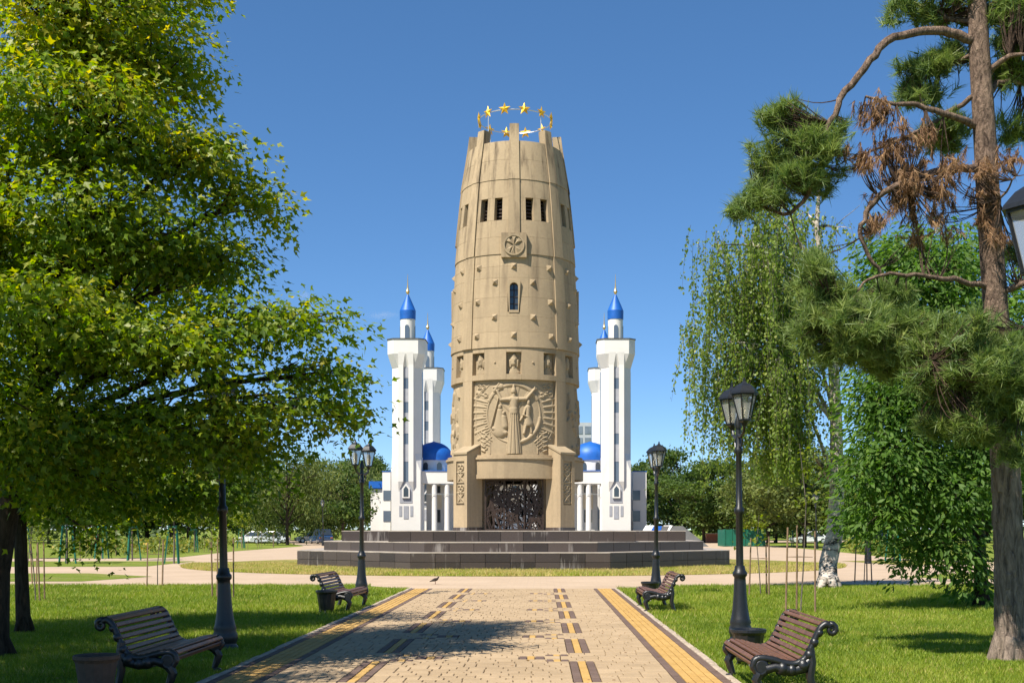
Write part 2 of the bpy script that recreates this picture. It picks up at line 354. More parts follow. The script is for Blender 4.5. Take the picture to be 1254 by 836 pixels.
for k in range(k0, k1):
    ya = Y0+k*ROW; yb = ya+ROW
    for a, b_, c in row_cells(k):
        g = 0.010; j = random.uniform(-0.002, 0.003)
        xa, xb = XC+a+g/2, XC+b_-g/2
        vis = ya > 13.15 and nind < 300 and xa > -3.4
        if vis:
            w = round(xb-xa, 3); key = (c, w)
            if key not in mesh_cache: mesh_cache[key] = MB().cbox(-w/2, w/2, g/2, ROW-g/2, -0.03, 0, 0.006).mesh('paver', 'paver_'+c)
            link('paver', mesh_cache[key], path, ((xa+xb)/2, ya, PZ1+j), (random.uniform(-.006,.006), random.uniform(-.006,.006), 0)); nind += 1
        else:
            mb = stuffv[c]; n0 = len(mb.f); mb.cbox(xa, xb, ya+g/2, yb-g/2, 0.013, PZ1+j, 0.006); stufft[c] += [random.random()]*(len(mb.f)-n0)
for c, mb in stuffv.items():
    me = mb.mesh('pavers', 'paver_'+c); at = me.attributes.new('tint', 'FLOAT', 'FACE'); at.data.foreach_set('value', stufft[c])
    tag(link('pavers', me, path), kind='stuff')
ks = MB().cbox(0, 0.085, 0.006, 0.994, -0.05, 0.055, 0.012).mesh('kerb_stone', 'kerb')
for k in range(-6, 34):
    link('kerb_stone', ks, path, (XC+HW+0.004, k-0.4, random.uniform(-.008,.004)), (0,0,random.uniform(-.006,.006)))
    link('kerb_stone', ks, path, (XC-HW-0.089, k-0.4, random.uniform(-.008,.004)), (0,0,random.uniform(-.006,.006)))

# ------------------------------------------------------------------ stepped podium
pod = empty('stepped_podium', (TX, TY, 0)); tag(pod, 'stepped octagonal podium of dark polished granite under the stone tower', 'podium')
def octo(a): return [(a*1.0823922*math.sin(R(22.5+45*k)), -a*1.0823922*math.cos(R(22.5+45*k))) for k in range(8)]
def tier(a, z0, z1, courses, nslab, poly=None):
    poly = poly or octo(a)
    MB().prism([(x*0.994, y*0.994) for x, y in poly], z0-0.1, z1-0.035).build('tier_core', 'granite', pod)
    MB().prism(poly, z1-0.035, z1).build('tread', 'granite_top', pod)
    n = len(poly)
    for e in range(n):
        p = Vector((*poly[e], 0)); q = Vector((*poly[(e+1)%n], 0))
        if q.x < p.x: p, q = q, p
        mid = (p+q)/2
        if mid.y > 2.5: continue
        L = (q-p).length; d = (q-p)/L; nrm = Vector((d.y, -d.x, 0))
        if nrm.dot(mid) < 0: nrm = -nrm
        ns = max(1, round(L/nslab))
        for c in range(courses):
            za = z0+(z1-0.037-z0)*c/courses; zb = z0+(z1-0.037-z0)*(c+1)/courses
            for s in range(ns):
                u0 = L*s/ns+0.004; u1 = L*(s+1)/ns-0.004
                mb = MB(); pr = random.uniform(0.0, 0.004)
                bs = [(u0,za+.003),(u1,za+.003),(u1,zb-.003),(u0,zb-.003)]
                vv = [p+d*u-nrm*0.035+Vector((0,0,z)) for u,z in bs]+[p+d*(u+(0.006 if i in (0,3) else -0.006))-nrm*(0.012-pr)+Vector((0,0,z+(0.006 if i<2 else -0.006))) for i,(u,z) in enumerate(bs)]
                # keep the slabs just under the tread's edge
                mb.add(vv, [(4,5,6,7),(0,1,5,4),(1,2,6,5),(2,3,7,6),(3,0,4,7)])
                mb.build('slab', 'granite', pod)
tier(9.55, 0.0, 0.74, 2, 0.95)
tier(8.45, 0.74, 1.14, 1, 0.95)
T3 = [(-5.2,-6.6),(5.2,-6.6),(5.2,-3.2),(7.7,-3.2),(7.7,3.2),(5.2,6.6),(-5.2,6.6),(-7.7,3.2),(-7.7,-3.2),(-5.2,-3.2)]
tier(0, 1.14, 1.60, 1, 0.95, T3)

# ------------------------------------------------------------------ the tower
tow = empty('monument_tower', (TX, TY, 1.60)); tag(tow, 'tall tapering sandstone tower with carved reliefs and a crown of gold stars', 'monument')
ZB = 1.60
prof = [(3.0,3.10),(5.0,3.09),(7.0,3.07),(9.7,3.0),(12.0,2.90),(14.3,2.75),(16,2.58),(17.4,2.43),(19.35,2.10),(20.5,1.95)]
def RZ(z): return float(np.interp(z, [p[0] for p in prof], [p[1] for p in prof]))
def cyl(t, z, r): return Vector((r*math.sin(t), -r*math.cos(t), z-ZB))
def curved(mb, t0, t1, z0, z1, out, thick, gap=0.004, ch=0.005, zs=2, segs=None):
    """a curved block of the drum: angles in radians, radius RZ(z)+out"""
    n = segs or max(2, int(math.degrees(abs(t1-t0))/4)+1)
    ga = gap/2/RZ(z0); t0 += ga; t1 -= ga; z0 += gap/2; z1 -= gap/2
    ca = ch/RZ(z0)
    ts = [t0]+[t0+ca+(t1-t0-2*ca)*i/n for i in range(n+1)]+[t1]
    zz = [z0]+[z0+ch+(z1-z0-2*ch)*i/zs for i in range(zs+1)]+[z1]
    nt_, nz = len(ts), len(zz); v = []
    for z in zz:
        for i, t in enumerate(ts):
            edge = i in (0, nt_-1) or z in (zz[0], zz[-1]); v.append(cyl(t, z, RZ(z)+out-(ch if edge else 0)))
    f = [(j*nt_+i, j*nt_+i+1, (j+1)*nt_+i+1, (j+1)*nt_+i) for j in range(nz-1) for i in range(nt_-1)]
    ring = [i for i in range(nt_)]+[j*nt_+nt_-1 for j in range(1,nz)]+[(nz-1)*nt_+i for i in range(nt_-2,-1,-1)]+[j*nt_ for j in range(nz-2,0,-1)]
    b0 = len(v)
    for idx in ring:
        j, i = divmod(idx, nt_); v.append(cyl(ts[i], zz[j], RZ(zz[j])+out-thick))
    m_ = len(ring)
    f += [(ring[(q+1)%m_], ring[q], b0+q, b0+(q+1)%m_) for q in range(m_)]
    mb.add(v, f)
STAGE = lambda z: 0.0 if z < 9.8 else 0.05 if z < 14.0 else 0.085 if z < 17.45 else 0.11
def block(name, d0, d1, z0, z1, out=0.0, thick=0.3, mat='tower_stone', parent=None, **kw):
    mb = MB(); curved(mb, R(d0), R(d1), z0, z1, out+STAGE(z0), thick, **kw); return mb.build(name, mat, parent or tow, smooth=True, angle=25)
rows_low = [(9.83,10.53),(10.53,11.22),(11.22,12.98),(12.98,13.5),(13.5,14.05)]
for q in range(4):
    base = 90*q
    for z0, z1 in [(14.05,14.85)]:
        for d0, d1 in ((-39,-13),(-13,13),(13,39)): block('facing_panel', base+d0, base+d1, z0, z1)
    for z0, z1 in rows_low:
        if z0 == 11.22:
            for a, b_ in ((11.22,12.1),(12.1,12.98)):
                for d0, d1 in ((-39,-13),(-13,-5.4),(5.4,13),(13,39)): block('facing_panel', base+d0, base+d1, a, b_)
        else:
            for d0, d1 in ((-39,-13),(-13,13),(13,39)): block('facing_panel', base+d0, base+d1, z0, z1)
    # bust band: plain panels between the niches
    ed = [-39,-38,-26.5,-6.6,6.6,26.5,38,39]
    for d0, d1 in ((-26.5,-6.6),(6.6,26.5)): block('facing_panel', base+d0, base+d1, 8.38, 9.83)
    for d0, d1 in ((-39,-26.5),(-6.6,6.6),(26.5,39)):
        block('facing_panel', base+d0, base+d1, 8.38, 8.63); block('facing_panel', base+d0, base+d1, 9.62, 9.83)
    # upper stage, two bays to a quadrant
    for s in (-1, 1):
        def B(d0, d1, z0, z1):
            lo, hi = sorted((s*d0, s*d1)); block('facing_panel', base+lo, base+hi, z0, z1)
        for a, b_ in ((14.85,15.62),(16.66,17.5),(17.5,18.45),(18.45,19.35)):
            B(5.6, 22.5, a, b_); B(22.5, 39, a, b_)
        for d0, d1 in ((5.6,11.6),(19.6,27.2),(35.2,39)): B(d0, d1, 15.62, 16.66)
        for d0, d1 in ((11.6,19.6),(27.2,35.2)):            # window: a dark metal louvre set deep in the opening
            lo, hi = sorted((s*d0, s*d1)); mb = MB(); t = R(base+(lo+hi)/2); wv = R(4)*2.4
            for kz in range(6):
                z = 15.70+kz*0.165; r = RZ(z)-0.24
                mb.bar(cyl(t,z,r)-Vector((math.cos(t),math.sin(t),0))*wv, cyl(t,z,r)+Vector((math.cos(t),math.sin(t),0))*wv, 0.02, 0.07)
            mb.build('louvre', 'gate_iron', tow)
# ribs: four full height, four on the upper stage
for q in range(4):
    d = 45+90*q
    for a, b_ in ((5.0,8.38),(8.38,9.83),(9.83,12.0),(12.0,14.05),(14.05,17.5),(17.5,20.0)):
        block('rib', d-(6 if a < 14 else 5.6), d+(6 if a < 14 else 5.6), a, b_, out=0.06 if a > 9 else 0.0, thick=0.45, zs=4)
    d = 90*q
    for a, b_ in ((14.98,17.5),(17.5,20.15)): block('rib', d-5.6, d+5.6, a, b_, out=0.07, thick=0.42, zs=4)
# roof slab, inner floor
MB().lathe([(0.01,19.1-ZB),(1.9,19.1-ZB),(1.9,18.9-ZB),(0.01,18.9-ZB)], 40).build('roof_slab', 'tower_stone', tow)
MB().lathe([(0.01,5.0-ZB),(2.9,5.0-ZB),(2.9,4.75-ZB),(0.01,4.75-ZB)], 40).build('chamber_ceiling', 'tower_stone', tow)
# lintel band with cornice over the openings
for q in range(4):
    block('lintel', 90*q-37, 90*q+37, 3.93, 4.80, out=0.12, thick=0.75, gap=0.01, zs=1)
    block('cornice', 90*q-38, 90*q+38, 4.80, 4.90, out=0.19, thick=0.8, gap=0.004, zs=1)
    block('cornice', 90*q-38, 90*q+38, 4.90, 5.00, out=0.10, thick=0.7, gap=0.004, zs=1)
# --- carved reliefs as height fields wrapped on the drum
def cap2(U, V, a, b_, ra, rb, h):
    ax, ay = a; bx, by = b_; dx, dy = bx-ax, by-ay; L = dx*dx+dy*dy+1e-9
    t = np.clip(((U-ax)*dx+(V-ay)*dy)/L, 0, 1); r = ra+(rb-ra)*t
    d = np.hypot(U-ax-t*dx, V-ay-t*dy)/r
    return h*np.sqrt(np.clip(1-d*d, 0, 1))
def ring2(U, V, c, r, w, h, a0=-math.pi, a1=math.pi):
    d = np.abs(np.hypot(U-c[0], V-c[1])-r)/w; a = np.arctan2(V-c[1], U-c[0])
    return h*np.clip(1.6*(1-d), 0, 1)*((a >= a0) & (a <= a1))
def wrap(name, d0, d1, z0, z1, nu, nv, hf, out, parent, mat='carved_stone', rim=0.0):
    """hf(U,V) heights in metres; U arc metres from the middle, V metres above z0"""
    t = np.linspace(R(d0), R(d1), nu); z = np.linspace(z0, z1, nv); tm = (R(d0)+R(d1))/2
    T, Z = np.meshgrid(t, z); RR = np.interp(Z, [p[0] for p in prof], [p[1] for p in prof])
    U = (T-tm)*RR; H = hf(U, Z-z0)*.82; r = RR+out+H
    V3 = np.stack([r*np.sin(T), -r*np.cos(T), Z-ZB], -1).reshape(-1, 3)
    i = np.arange(nu-1); j = np.arange(nv-1); I, J = np.meshgrid(i, j); a = (J*nu+I).ravel()
    F = np.stack([a, a+1, a+nu+1, a+nu], -1)
    me = np_mesh(name, V3, F, mat, smooth=True); return link(name, me, parent)
def main_relief(U, V):
    c = (-0.02, 1.85); H = np.zeros_like(U); d = np.hypot(U-c[0], V-c[1])
    mx = lambda A: np.maximum(H, A)
    H = np.where(d < 1.27, -0.06, 0.0)
    H = np.where((d > 1.27) & (np.abs(U) < 2.02), 0.01, H)
    H = np.maximum(H, ring2(U, V, c, 1.33, 0.11, 0.07, 0.5, 2.7)); H = np.maximum(H, ring2(U, V, c, 1.30, 0.05, 0.05))
    H = np.maximum(H, ring2(U, V, c, 1.30, 0.09, 0.10, -1.5, -0.1))
    for ang in np.linspace(0.9, 2.4, 4):                                     # radial straps inside the disc
        p = (c[0]+1.2*math.cos(ang), c[1]+1.2*math.sin(ang)); H = np.maximum(H, cap2(U, V, c, p, .06, .10, .03))
    for ang in np.linspace(2.6, 3.9, 9):                                     # rays at the sides
        for s in (1, -1):
            p = (s*1.50*math.cos(ang), c[1]+1.5*math.sin(ang)); q = (s*2.2*math.cos(ang), c[1]+2.0*math.sin(ang))
            H = np.maximum(H, cap2(U, V, p, q, .035, .07, .055))
    for k in range(12):                                                      # small teeth round the disc
        ang = 2.75+k*0.085; p = (c[0]+1.38*math.cos(ang), c[1]+1.38*math.sin(ang)); q = (c[0]+1.5*math.cos(ang), c[1]+1.5*math.sin(ang))
        H = np.maximum(H, cap2(U, V, p, q, .025, .025, .05))
    # central woman with raised arms
    H = np.maximum(H, cap2(U, V, (0,2.85), (0,2.93), .13, .11, .20)); H = np.maximum(H, cap2(U, V, (0,2.98), (0,3.13), .10, .05, .17))
    H = np.maximum(H, cap2(U, V, (0,2.62), (0,2.78), .10, .08, .15))
    H = np.maximum(H, cap2(U, V, (-.16,2.50), (.16,2.50), .13, .13, .20)); H = np.maximum(H, cap2(U, V, (0,2.45), (0,2.08), .22, .17, .22))
    H = np.maximum(H, cap2(U, V, (0,2.05), (0,1.99), .20, .20, .24))
    H = np.maximum(H, cap2(U, V, (0,1.95), (0,0.10), .21, .36, .24)*(V > 0.03))
    for x in (-.2, -.08, .06, .19): H = H+np.where((V < 1.85) & (V > .05), -0.05*np.exp(-((U-x*(0.6+0.5*(1.9-V)))/0.022)**2), 0)
    H = np.maximum(H, cap2(U, V, (-.2,2.5), (-.60,2.48), .10, .085, .17)); H = np.maximum(H, cap2(U, V, (-.60,2.48), (-.80,2.90), .085, .06, .16))
    H = np.maximum(H, cap2(U, V, (.2,2.5), (.58,2.52), .10, .085, .17)); H = np.maximum(H, cap2(U, V, (.58,2.52), (.95,2.95), .085, .055, .16))
    for dx, dy in ((.08,.10),(.14,.06),(.04,.13)): H = np.maximum(H, cap2(U, V, (.95,2.95), (.95+dx,2.95+dy), .03, .02, .12))
    # axe with its long handle
    H = np.maximum(H, cap2(U, V, (-1.10,1.28), (-.72,2.60), .045, .045, .12))
    H = np.maximum(H, cap2(U, V, (-.98,3.05), (-.62,3.10), .04, .15, .12)); H = np.maximum(H, cap2(U, V, (-.92,2.90), (-.70,3.22), .10, .05, .13))
    # mother and child group
    H = np.maximum(H, cap2(U, V, (-.66,2.14), (-.66,2.20), .10, .09, .17)); H = np.maximum(H, cap2(U, V, (-.66,1.98), (-.68,1.10), .15, .34, .16))
    H = np.maximum(H, cap2(U, V, (-.48,1.70), (-.44,1.30), .14, .18, .18)); H = np.maximum(H, cap2(U, V, (-.47,1.86), (-.47,1.90), .08, .08, .19))
    H = np.maximum(H, cap2(U, V, (-.98,1.20), (-.40,1.0), .10, .12, .14))
    # boy
    H = np.maximum(H, cap2(U, V, (.69,2.32), (.69,2.40), .085, .08, .18)); H = np.maximum(H, cap2(U, V, (.67,2.14), (.66,1.82), .14, .11, .18))
    H = np.maximum(H, cap2(U, V, (.66,1.75), (.70,1.42), .12, .23, .18)*(V > 1.30)); H = np.maximum(H, cap2(U, V, (.56,1.32), (.48,.98), .075, .06, .15))
    H = np.maximum(H, cap2(U, V, (.78,1.32), (.84,1.02), .075, .055, .13)); H = np.maximum(H, cap2(U, V, (.56,2.12), (.46,1.80), .06, .05, .16)); H = np.maximum(H, cap2(U, V, (.46,1.80), (.62,1.70), .05, .05, .19))
    H = np.maximum(H, cap2(U, V, (.30,1.55), (.40,1.70), .05, .05, .12))
    # ornament: scrolls and leaves in the corners
    rr = random.Random(3)
    for s in (-1, 1):
        for (x, y) in ((1.62,2.95),(1.86,2.75),(1.38,2.72),(1.75,3.12),(1.5,3.08)):
            H = np.maximum(H, ring2(U, V, (s*x, y), .09, .035, .07, -2.2, 2.6)); H = np.maximum(H, cap2(U, V, (s*x,y), (s*(x+.08),y-.12), .04, .02, .06))
        for k in range(5):
            y = .18+k*.2; H = np.maximum(H, cap2(U, V, (s*1.45,y), (s*(1.62),y+.07), .055, .03, .09)); H = np.maximum(H, cap2(U, V, (s*1.42,y+.08), (s*1.30,y+.12), .045, .02, .07))
        for k in range(4):
            cx = s*(0.35+.1*k); H = np.maximum(H, ring2(U, V, (s*0.1, 1.95), 1.62+.13*k, .03, .06, -3.1 if s < 0 else -1.0, -2.2 if s < 0 else -0.2)*(V < 1.1))
        H = np.maximum(H, cap2(U, V, (s*1.95,1.2), (s*1.95,3.2), .03, .03, .05)); H = np.maximum(H, cap2(U, V, (s*1.15,.06), (s*1.15,1.05), .03, .03, .05))
        H = np.maximum(H, cap2(U, V, (s*1.1,3.28), (s*2.0,2.45), .03, .03, .04))
    return H
wrap('relief_panel', -39, 39, 5.0, 8.38, 300, 230, main_relief, -0.17, tow)
def side_relief(U, V):
    H = np.zeros_like(U); rr = random.Random(11)
    for k in range(46):
        x = rr.uniform(-1.8, 1.8); y = rr.uniform(.3, 3.1); H = np.maximum(H, cap2(U, V, (x,y), (x+rr.uniform(-.2,.2), y-rr.uniform(.1,.5)), rr.uniform(.05,.14), rr.uniform(.03,.08), rr.uniform(.07,.16)))
    return H
for q in (90, 180, 270): wrap('relief_panel', q-39, q+39, 5.0, 8.38, 150, 110, side_relief, -0.12, tow)
def bust(U, V):
    H = np.zeros_like(U)
    H = np.maximum(H, cap2(U, V, (0,.10), (0,.20), .30, .20, .12)); H = np.maximum(H, cap2(U, V, (0,.3), (0,.4), .10, .10, .14))
    H = np.maximum(H, cap2(U, V, (0,.50), (0,.68), .165, .17, .22)); H = np.maximum(H, cap2(U, V, (0,.72), (0,.86), .19, .10, .20))
    H = np.maximum(H, cap2(U, V, (.02,.58), (.03,.66), .03, .03, .27)); H = np.maximum(H, cap2(U, V, (-.16,.35), (-.18,.62), .06, .07, .14)); H = np.maximum(H, cap2(U, V, (.16,.35), (.18,.62), .06, .07, .14))
    return H
bo = wrap('bust_relief', -6.6, 6.6, 8.63, 9.62, 44, 56, bust, -0.24, tow)
for q in range(4):
    for d in (0, -32.2, 32.2):
        if q == 0 and d == 0: continue
        c2 = link('bust_relief', bo.data, tow, (0,0,0), (0,0,R(90*q+d)))
# studs
st = MB().add([(-.135,0,-.135),(.135,0,-.135),(.135,0,.135),(-.135,0,.135),(0,-.165,0)], [(0,1,4),(1,2,4),(2,3,4),(3,0,4)]).mesh('stud', 'tower_stone')
for z, angs in ((13.50,(0,33.75,-33.75)),(12.78,(17,-17)),(11.93,(33.75,-33.75)),(11.2,(17,-17)),(10.38,(0,33.75,-33.75))):
    for q in range(4):
        for a in angs:
            p = cyl(R(90*q+a), z, RZ(z)+0.046); link('stud', st, tow, p, (R(-4),0,R(90*q+a)))
# small bosses between the busts
bs = MB().lathe([(.05,0),(.05,.03),(.02,.05)], 10).mesh('boss', 'tower_stone')
for q in range(4):
    for a in (-16.5, 16.5): link('boss', bs, tow, cyl(R(90*q+a), 9.16, RZ(9.16)-0.005), (R(90),0,R(90*q+a)))
# arched windows
def arched(parent, name, t, z0, w, h, fr, mat='tower_stone', glass='dark_glass', depth=0.16, out=0.11):
    g = empty(name, cyl(t, z0, RZ(z0+h/2)), t); g.parent = parent
    def arch(hw, hh, n=10):
        return [(-hw,0),(hw,0)]+[(hw*math.cos(math.pi*k/n), hh-hw+hw*math.sin(math.pi*k/n)) for k in range(n+1)]
    inn = arch(w/2, h); mb = MB()
    outp = [(-w/2-fr,-fr),(w/2+fr,-fr)]+[(w/2+fr, 0+(h+fr)*1.0)]+[(-w/2-fr, h+fr)]
    # frame: quads between arch and rectangle, by projecting arch points to the rectangle
    pr = []
    for x, z in inn:
        cx, cz = x, z-h/2; s = min((w/2+fr)/abs(cx) if abs(cx) > 1e-6 else 1e9, (h/2+fr)/abs(cz) if abs(cz) > 1e-6 else 1e9); pr.append((cx*s, h/2+cz*s))
    n = len(inn); v = [(x,-out,z) for x,z in inn]+[(x,-out,z) for x,z in pr]+[(x,depth,z) for x,z in inn]+[(x,0.05,z) for x,z in pr]
    f = []
    for i in range(n):
        j = (i+1)%n; f += [(i,n+i,n+j,j),(i,j,2*n+j,2*n+i),(n+i,3*n+i,3*n+j,n+j)]
    for x, zc in ((w/2+fr, h+fr), (-w/2-fr, h+fr)): pass
    mb.add(v, f); mb.build('frame', mat, g)
    MB().add([(x,depth-0.01,z) for x,z in inn], [tuple(range(n))]).build('pane', glass, g)
    mb = MB(); mb.bar((0,depth-.03,0),(0,depth-.03,h), .03); [mb.bar((-w/2,depth-.03,h*k/4),(w/2,depth-.03,h*k/4), .03) for k in (1,2,3)]
    mb.build('glazing_bar', 'gate_iron', g); return g
for q in range(4):
    t = R(90*q); arched(tow, 'arched_window', t, 11.50, 0.38, 1.24, 0.11)
    mb = MB(); curved(mb, t-R(5.6), t+R(5.6), 11.22, 11.42, .05, .3, gap=.006); mb.build('facing_panel', 'tower_stone', tow)
    mb = MB(); curved(mb, t-R(5.6), t+R(5.6), 12.82, 12.98, .05, .3, gap=.006); mb.build('facing_panel', 'tower_stone', tow)
    # square emblem plaque
    if q in (1, 3): continue
    pl = MB(); w = 0.57; y = -RZ(14.4)-0.22
    pl.box(-w,w,y,y+.5,13.88-ZB,14.98-ZB); 
    po = pl.build('emblem_plaque', 'tower_stone', tow, rot=(0,0,t))
    mb = MB(); n = 36; zc = 14.43-ZB
    for k in range(n):
        a, b_ = 2*math.pi*k/n, 2*math.pi*(k+1)/n
        mb.bar((.44*math.cos(a),y-.02,zc+.44*math.sin(a)),(.44*math.cos(b_),y-.02,zc+.44*math.sin(b_)), .07, .07)
    for k, a in enumerate((90, 40, 140, 225, 262, 310)):
        a = R(a); d = Vector((math.cos(a),0,math.sin(a))); e = Vector((-math.sin(a),0,math.cos(a))); c0 = Vector((0,y-.03,zc)); tip = c0+d*.40
        mb.add([c0, tip+e*.10, tip-e*.10, tip+Vector((0,.03,0)), c0+d*.2+Vector((0,-.05,0))], [(0,2,4),(0,4,1),(4,2,1)])
    mb.lathe([(.01,0),(.08,.0),(.05,.05)], 8); 
    mb.build('emblem', 'carved_stone', po)
# --- four piers with fins, and lattice gates
def ornament(U, V):
    H = np.full_like(U, 0.0)
    for k in range(4):
        y = .12+k*.46; s = .17
        if k % 2 == 0:
            for sx in (-1, 1): H = np.maximum(H, cap2(U, V, (-s*sx,y), (s*sx,y+.36), .035, .035, .055))
            H = np.maximum(H, cap2(U, V, (0,y), (0,y+.36), .03, .05, .04))
        else:
            H = np.maximum(H, ring2(U, V, (-.09,y+.2), .08, .03, .055)); H = np.maximum(H, ring2(U, V, (.09,y+.2), .08, .03, .055)); H = np.maximum(H, cap2(U, V, (-.15,y+.1), (0,y-.02), .03, .03, .055)); H = np.maximum(H, cap2(U, V, (.15,y+.1), (0,y-.02), .03, .03, .055))
        H = np.maximum(H, cap2(U, V, (-.25,y-.05), (.25,y-.05), .025, .025, .055))
    return H
nu, nv = 34, 90; uu, vv = np.meshgrid(np.linspace(-.24,.24,nu), np.linspace(0,1.95,nv)); hh = ornament(uu, vv)
i, j = np.meshgrid(np.arange(nu-1), np.arange(nv-1)); a_ = (j*nu+i).ravel()
orn = np_mesh('carved_ornament', np.stack([uu, -hh, vv], -1).reshape(-1,3), np.stack([a_,a_+1,a_+nu+1,a_+nu],-1), 'carved_stone', smooth=True)
for q in range(4):
    t = R((40,140,220,320)[q]); g = empty('pier', (0,0,0), t); g.parent = tow
    mb = MB(); W = 0.42; yo = -3.76; yi = -2.75                       # fin: outer face with a sunk panel, sloping top
    zt, zo = 5.45-ZB, 5.02-ZB; z0, z1 = 2.75-ZB, 4.72-ZB; pw = 0.25
    F = lambda x, z, y=yo: (x, y, z)
    v = [F(-W,0),F(W,0),F(W,zo),F(-W,zo), F(-pw,z0),F(pw,z0),F(pw,z1),F(-pw,z1), F(-pw,z0,yo+.07),F(pw,z0,yo+.07),F(pw,z1,yo+.07),F(-pw,z1,yo+.07), (-W,yi,0),(W,yi,0),(W,yi,zt),(-W,yi,zt)]
    mb.add(v, [(0,1,5,4),(1,2,6,5),(2,3,7,6),(3,0,4,7),(4,5,9,8),(5,6,10,9),(6,7,11,10),(7,4,8,11),(1,13,14,2),(0,3,15,12),(2,14,15,3),(12,15,14,13)])
    mb.build('fin', 'tower_stone', g)
    link('carved_ornament', orn, g, (0, yo+.062, z0+.02))
    mb = MB(); cs = [(-W-.04,yo-.05,zo+.003),(W+.04,yo-.05,zo+.003),(W+.04,yi,zt+.03),(-W-.04,yi,zt+.03)]
    mb.add(cs+[(x,y,z+.09) for x,y,z in cs], [(0,1,2,3),(7,6,5,4),(0,4,5,1),(1,5,6,2),(2,6,7,3),(3,7,4,0)]); mb.build('coping', 'carved_stone', g)
    MB().box(-W-.02,W+.02,yo-.02,yi,0,.14).build('plinth', 'granite', g)
    mb = MB(); n = 8                                                  # curved wall behind the fin, jambs facing the gate
    aa = [R(-14.5+29*k/n) for k in range(n+1)]
    ri, ro = 2.10, 2.62
    v = [(r*math.sin(a),-r*math.cos(a),z) for z in (0,2.4) for r in (ri,ro) for a in aa]; m_ = n+1
    f = [(m_+k,m_+k+1,3*m_+k+1,3*m_+k) for k in range(n)]+[(k+1,k,2*m_+k,2*m_+k+1) for k in range(n)]+[(0,m_,3*m_,2*m_),(m_+n,n,2*m_+n,3*m_+n)]
    mb.add(v, f); mb.build('jamb_wall', 'tower_stone', g, rot=(0,0,R(45+90*q)-t))
    gt = empty('gate', (0,0,0), R(90*q)); gt.parent = tow
    rr = random.Random(5+q); y = -2.30
    mb = MB(); mb.box(-1.34,-1.27,y-.05,y+.05,0,2.33); mb.box(1.27,1.34,y-.05,y+.05,0,2.33); mb.box(-1.27,1.27,y-.05,y+.05,2.26,2.33); mb.box(-1.27,1.27,y-.05,y+.05,0.0,.08)
    for x in (-.46,.46): mb.box(x-.04,x+.04,y-.05,y+.05,.08,2.26)
    mb.build('gate_frame', 'gate_iron', gt)
    for x0, x1 in ((-1.27,-.5),(-.42,.42),(.5,1.27)):
        mb = MB()
        for k in range(44):
            x = rr.uniform(x0, x1); z = rr.uniform(.1,2.2); L = rr.uniform(.3,.8); a = rr.choice((0.6,-0.6,1.1,-1.1,.25,1.4,-1.4))+rr.uniform(-.25,.25)
            p = [Vector((x+s*L*math.cos(a), y, z+s*L*math.sin(a))) for s in (-1,1)]
            ok = []
            dlt = p[1]-p[0]
            t0, t1 = 0.0, 1.0
            for o_, d_, lo, hi in ((p[0].x,dlt.x,x0,x1),(p[0].z,dlt.z,.08,2.26)):
                if abs(d_) > 1e-6:
                    ta, tb = sorted(((lo-o_)/d_, (hi-o_)/d_)); t0 = max(t0, ta); t1 = min(t1, tb)
            if t1 > t0: mb.bar(p[0]+dlt*t0+Vector((0,rr.uniform(-.02,.02),0)), p[0]+dlt*t1, rr.uniform(.03,.075), .03, up=(0,1,0))
        mb.build('lattice', 'gate_iron', gt)
MB().prism(circle(0,0,2.95,40), 0.002, 0.02).build('floor', 'granite', tow)
# --- crown of twelve gold stars
sr = empty('star_crown', (0,0,20.96-ZB)); sr.parent = tow
mb = MB(); mb.tube([(1.72*math.sin(2*math.pi*k/48), -1.72*math.cos(2*math.pi*k/48), -.02) for k in range(49)], 0.022, 6, False); mb.build('hoop', 'steel', sr)
mb = MB(); v = [(0,-.07,0),(0,.07,0)]; 
for k in range(10):
    r = .30 if k % 2 == 0 else .125; a = R(90+36*k); v.append((r*math.cos(a), 0, r*math.sin(a)))
star = MB().add(v, [(0,2+(k+1)%10,2+k) for k in range(10)]+[(1,2+k,2+(k+1)%10) for k in range(10)]).mesh('star', 'gold')
for k in range(12):
    t = R(15+30*k); link('star', star, sr, (1.76*math.sin(t), -1.76*math.cos(t), 0), (0,0,t))
for q in range(4):
    t = R(45+90*q); MB().tube([(1.72*math.sin(t),-1.72*math.cos(t),-1.1),(1.72*math.sin(t),-1.72*math.cos(t),-.02)], .025, 6).build('post', 'steel', sr)

# ------------------------------------------------------------------ mosque behind the tower
MY = 161.0; K = MY/FPX
def mz(py, Y=MY): return EYE+(HY-py)/FPX*Y
def mxx(px, Y=MY): return (px-HX)/FPX*Y
mos = empty('mosque', (mxx(626.5), MY, 0)); tag(mos, 'white mosque with four minarets and blue domes behind the stone tower', 'mosque')
ox = mxx(626.5)
def octp(a, c=None):                                   # octagon with apothem a; c = half width of a flat
    c = c if c is not None else a*0.4142; return [(c,-a),(a,-c),(a,c),(c,a),(-c,a),(-a,c),(-a,-c),(-c,-a)]
def loft(mb, rings):
    n = len(rings[0][0]); v = [(x,y,z) for poly, z in rings for x, y in poly]
    f = [(i*n+k, i*n+(k+1)%n, (i+1)*n+(k+1)%n, (i+1)*n+k) for i in range(len(rings)-1) for k in range(n)]
    mb.add(v, f+[tuple(range(n-1,-1,-1)), tuple((len(rings)-1)*n+k for k in range(n))])
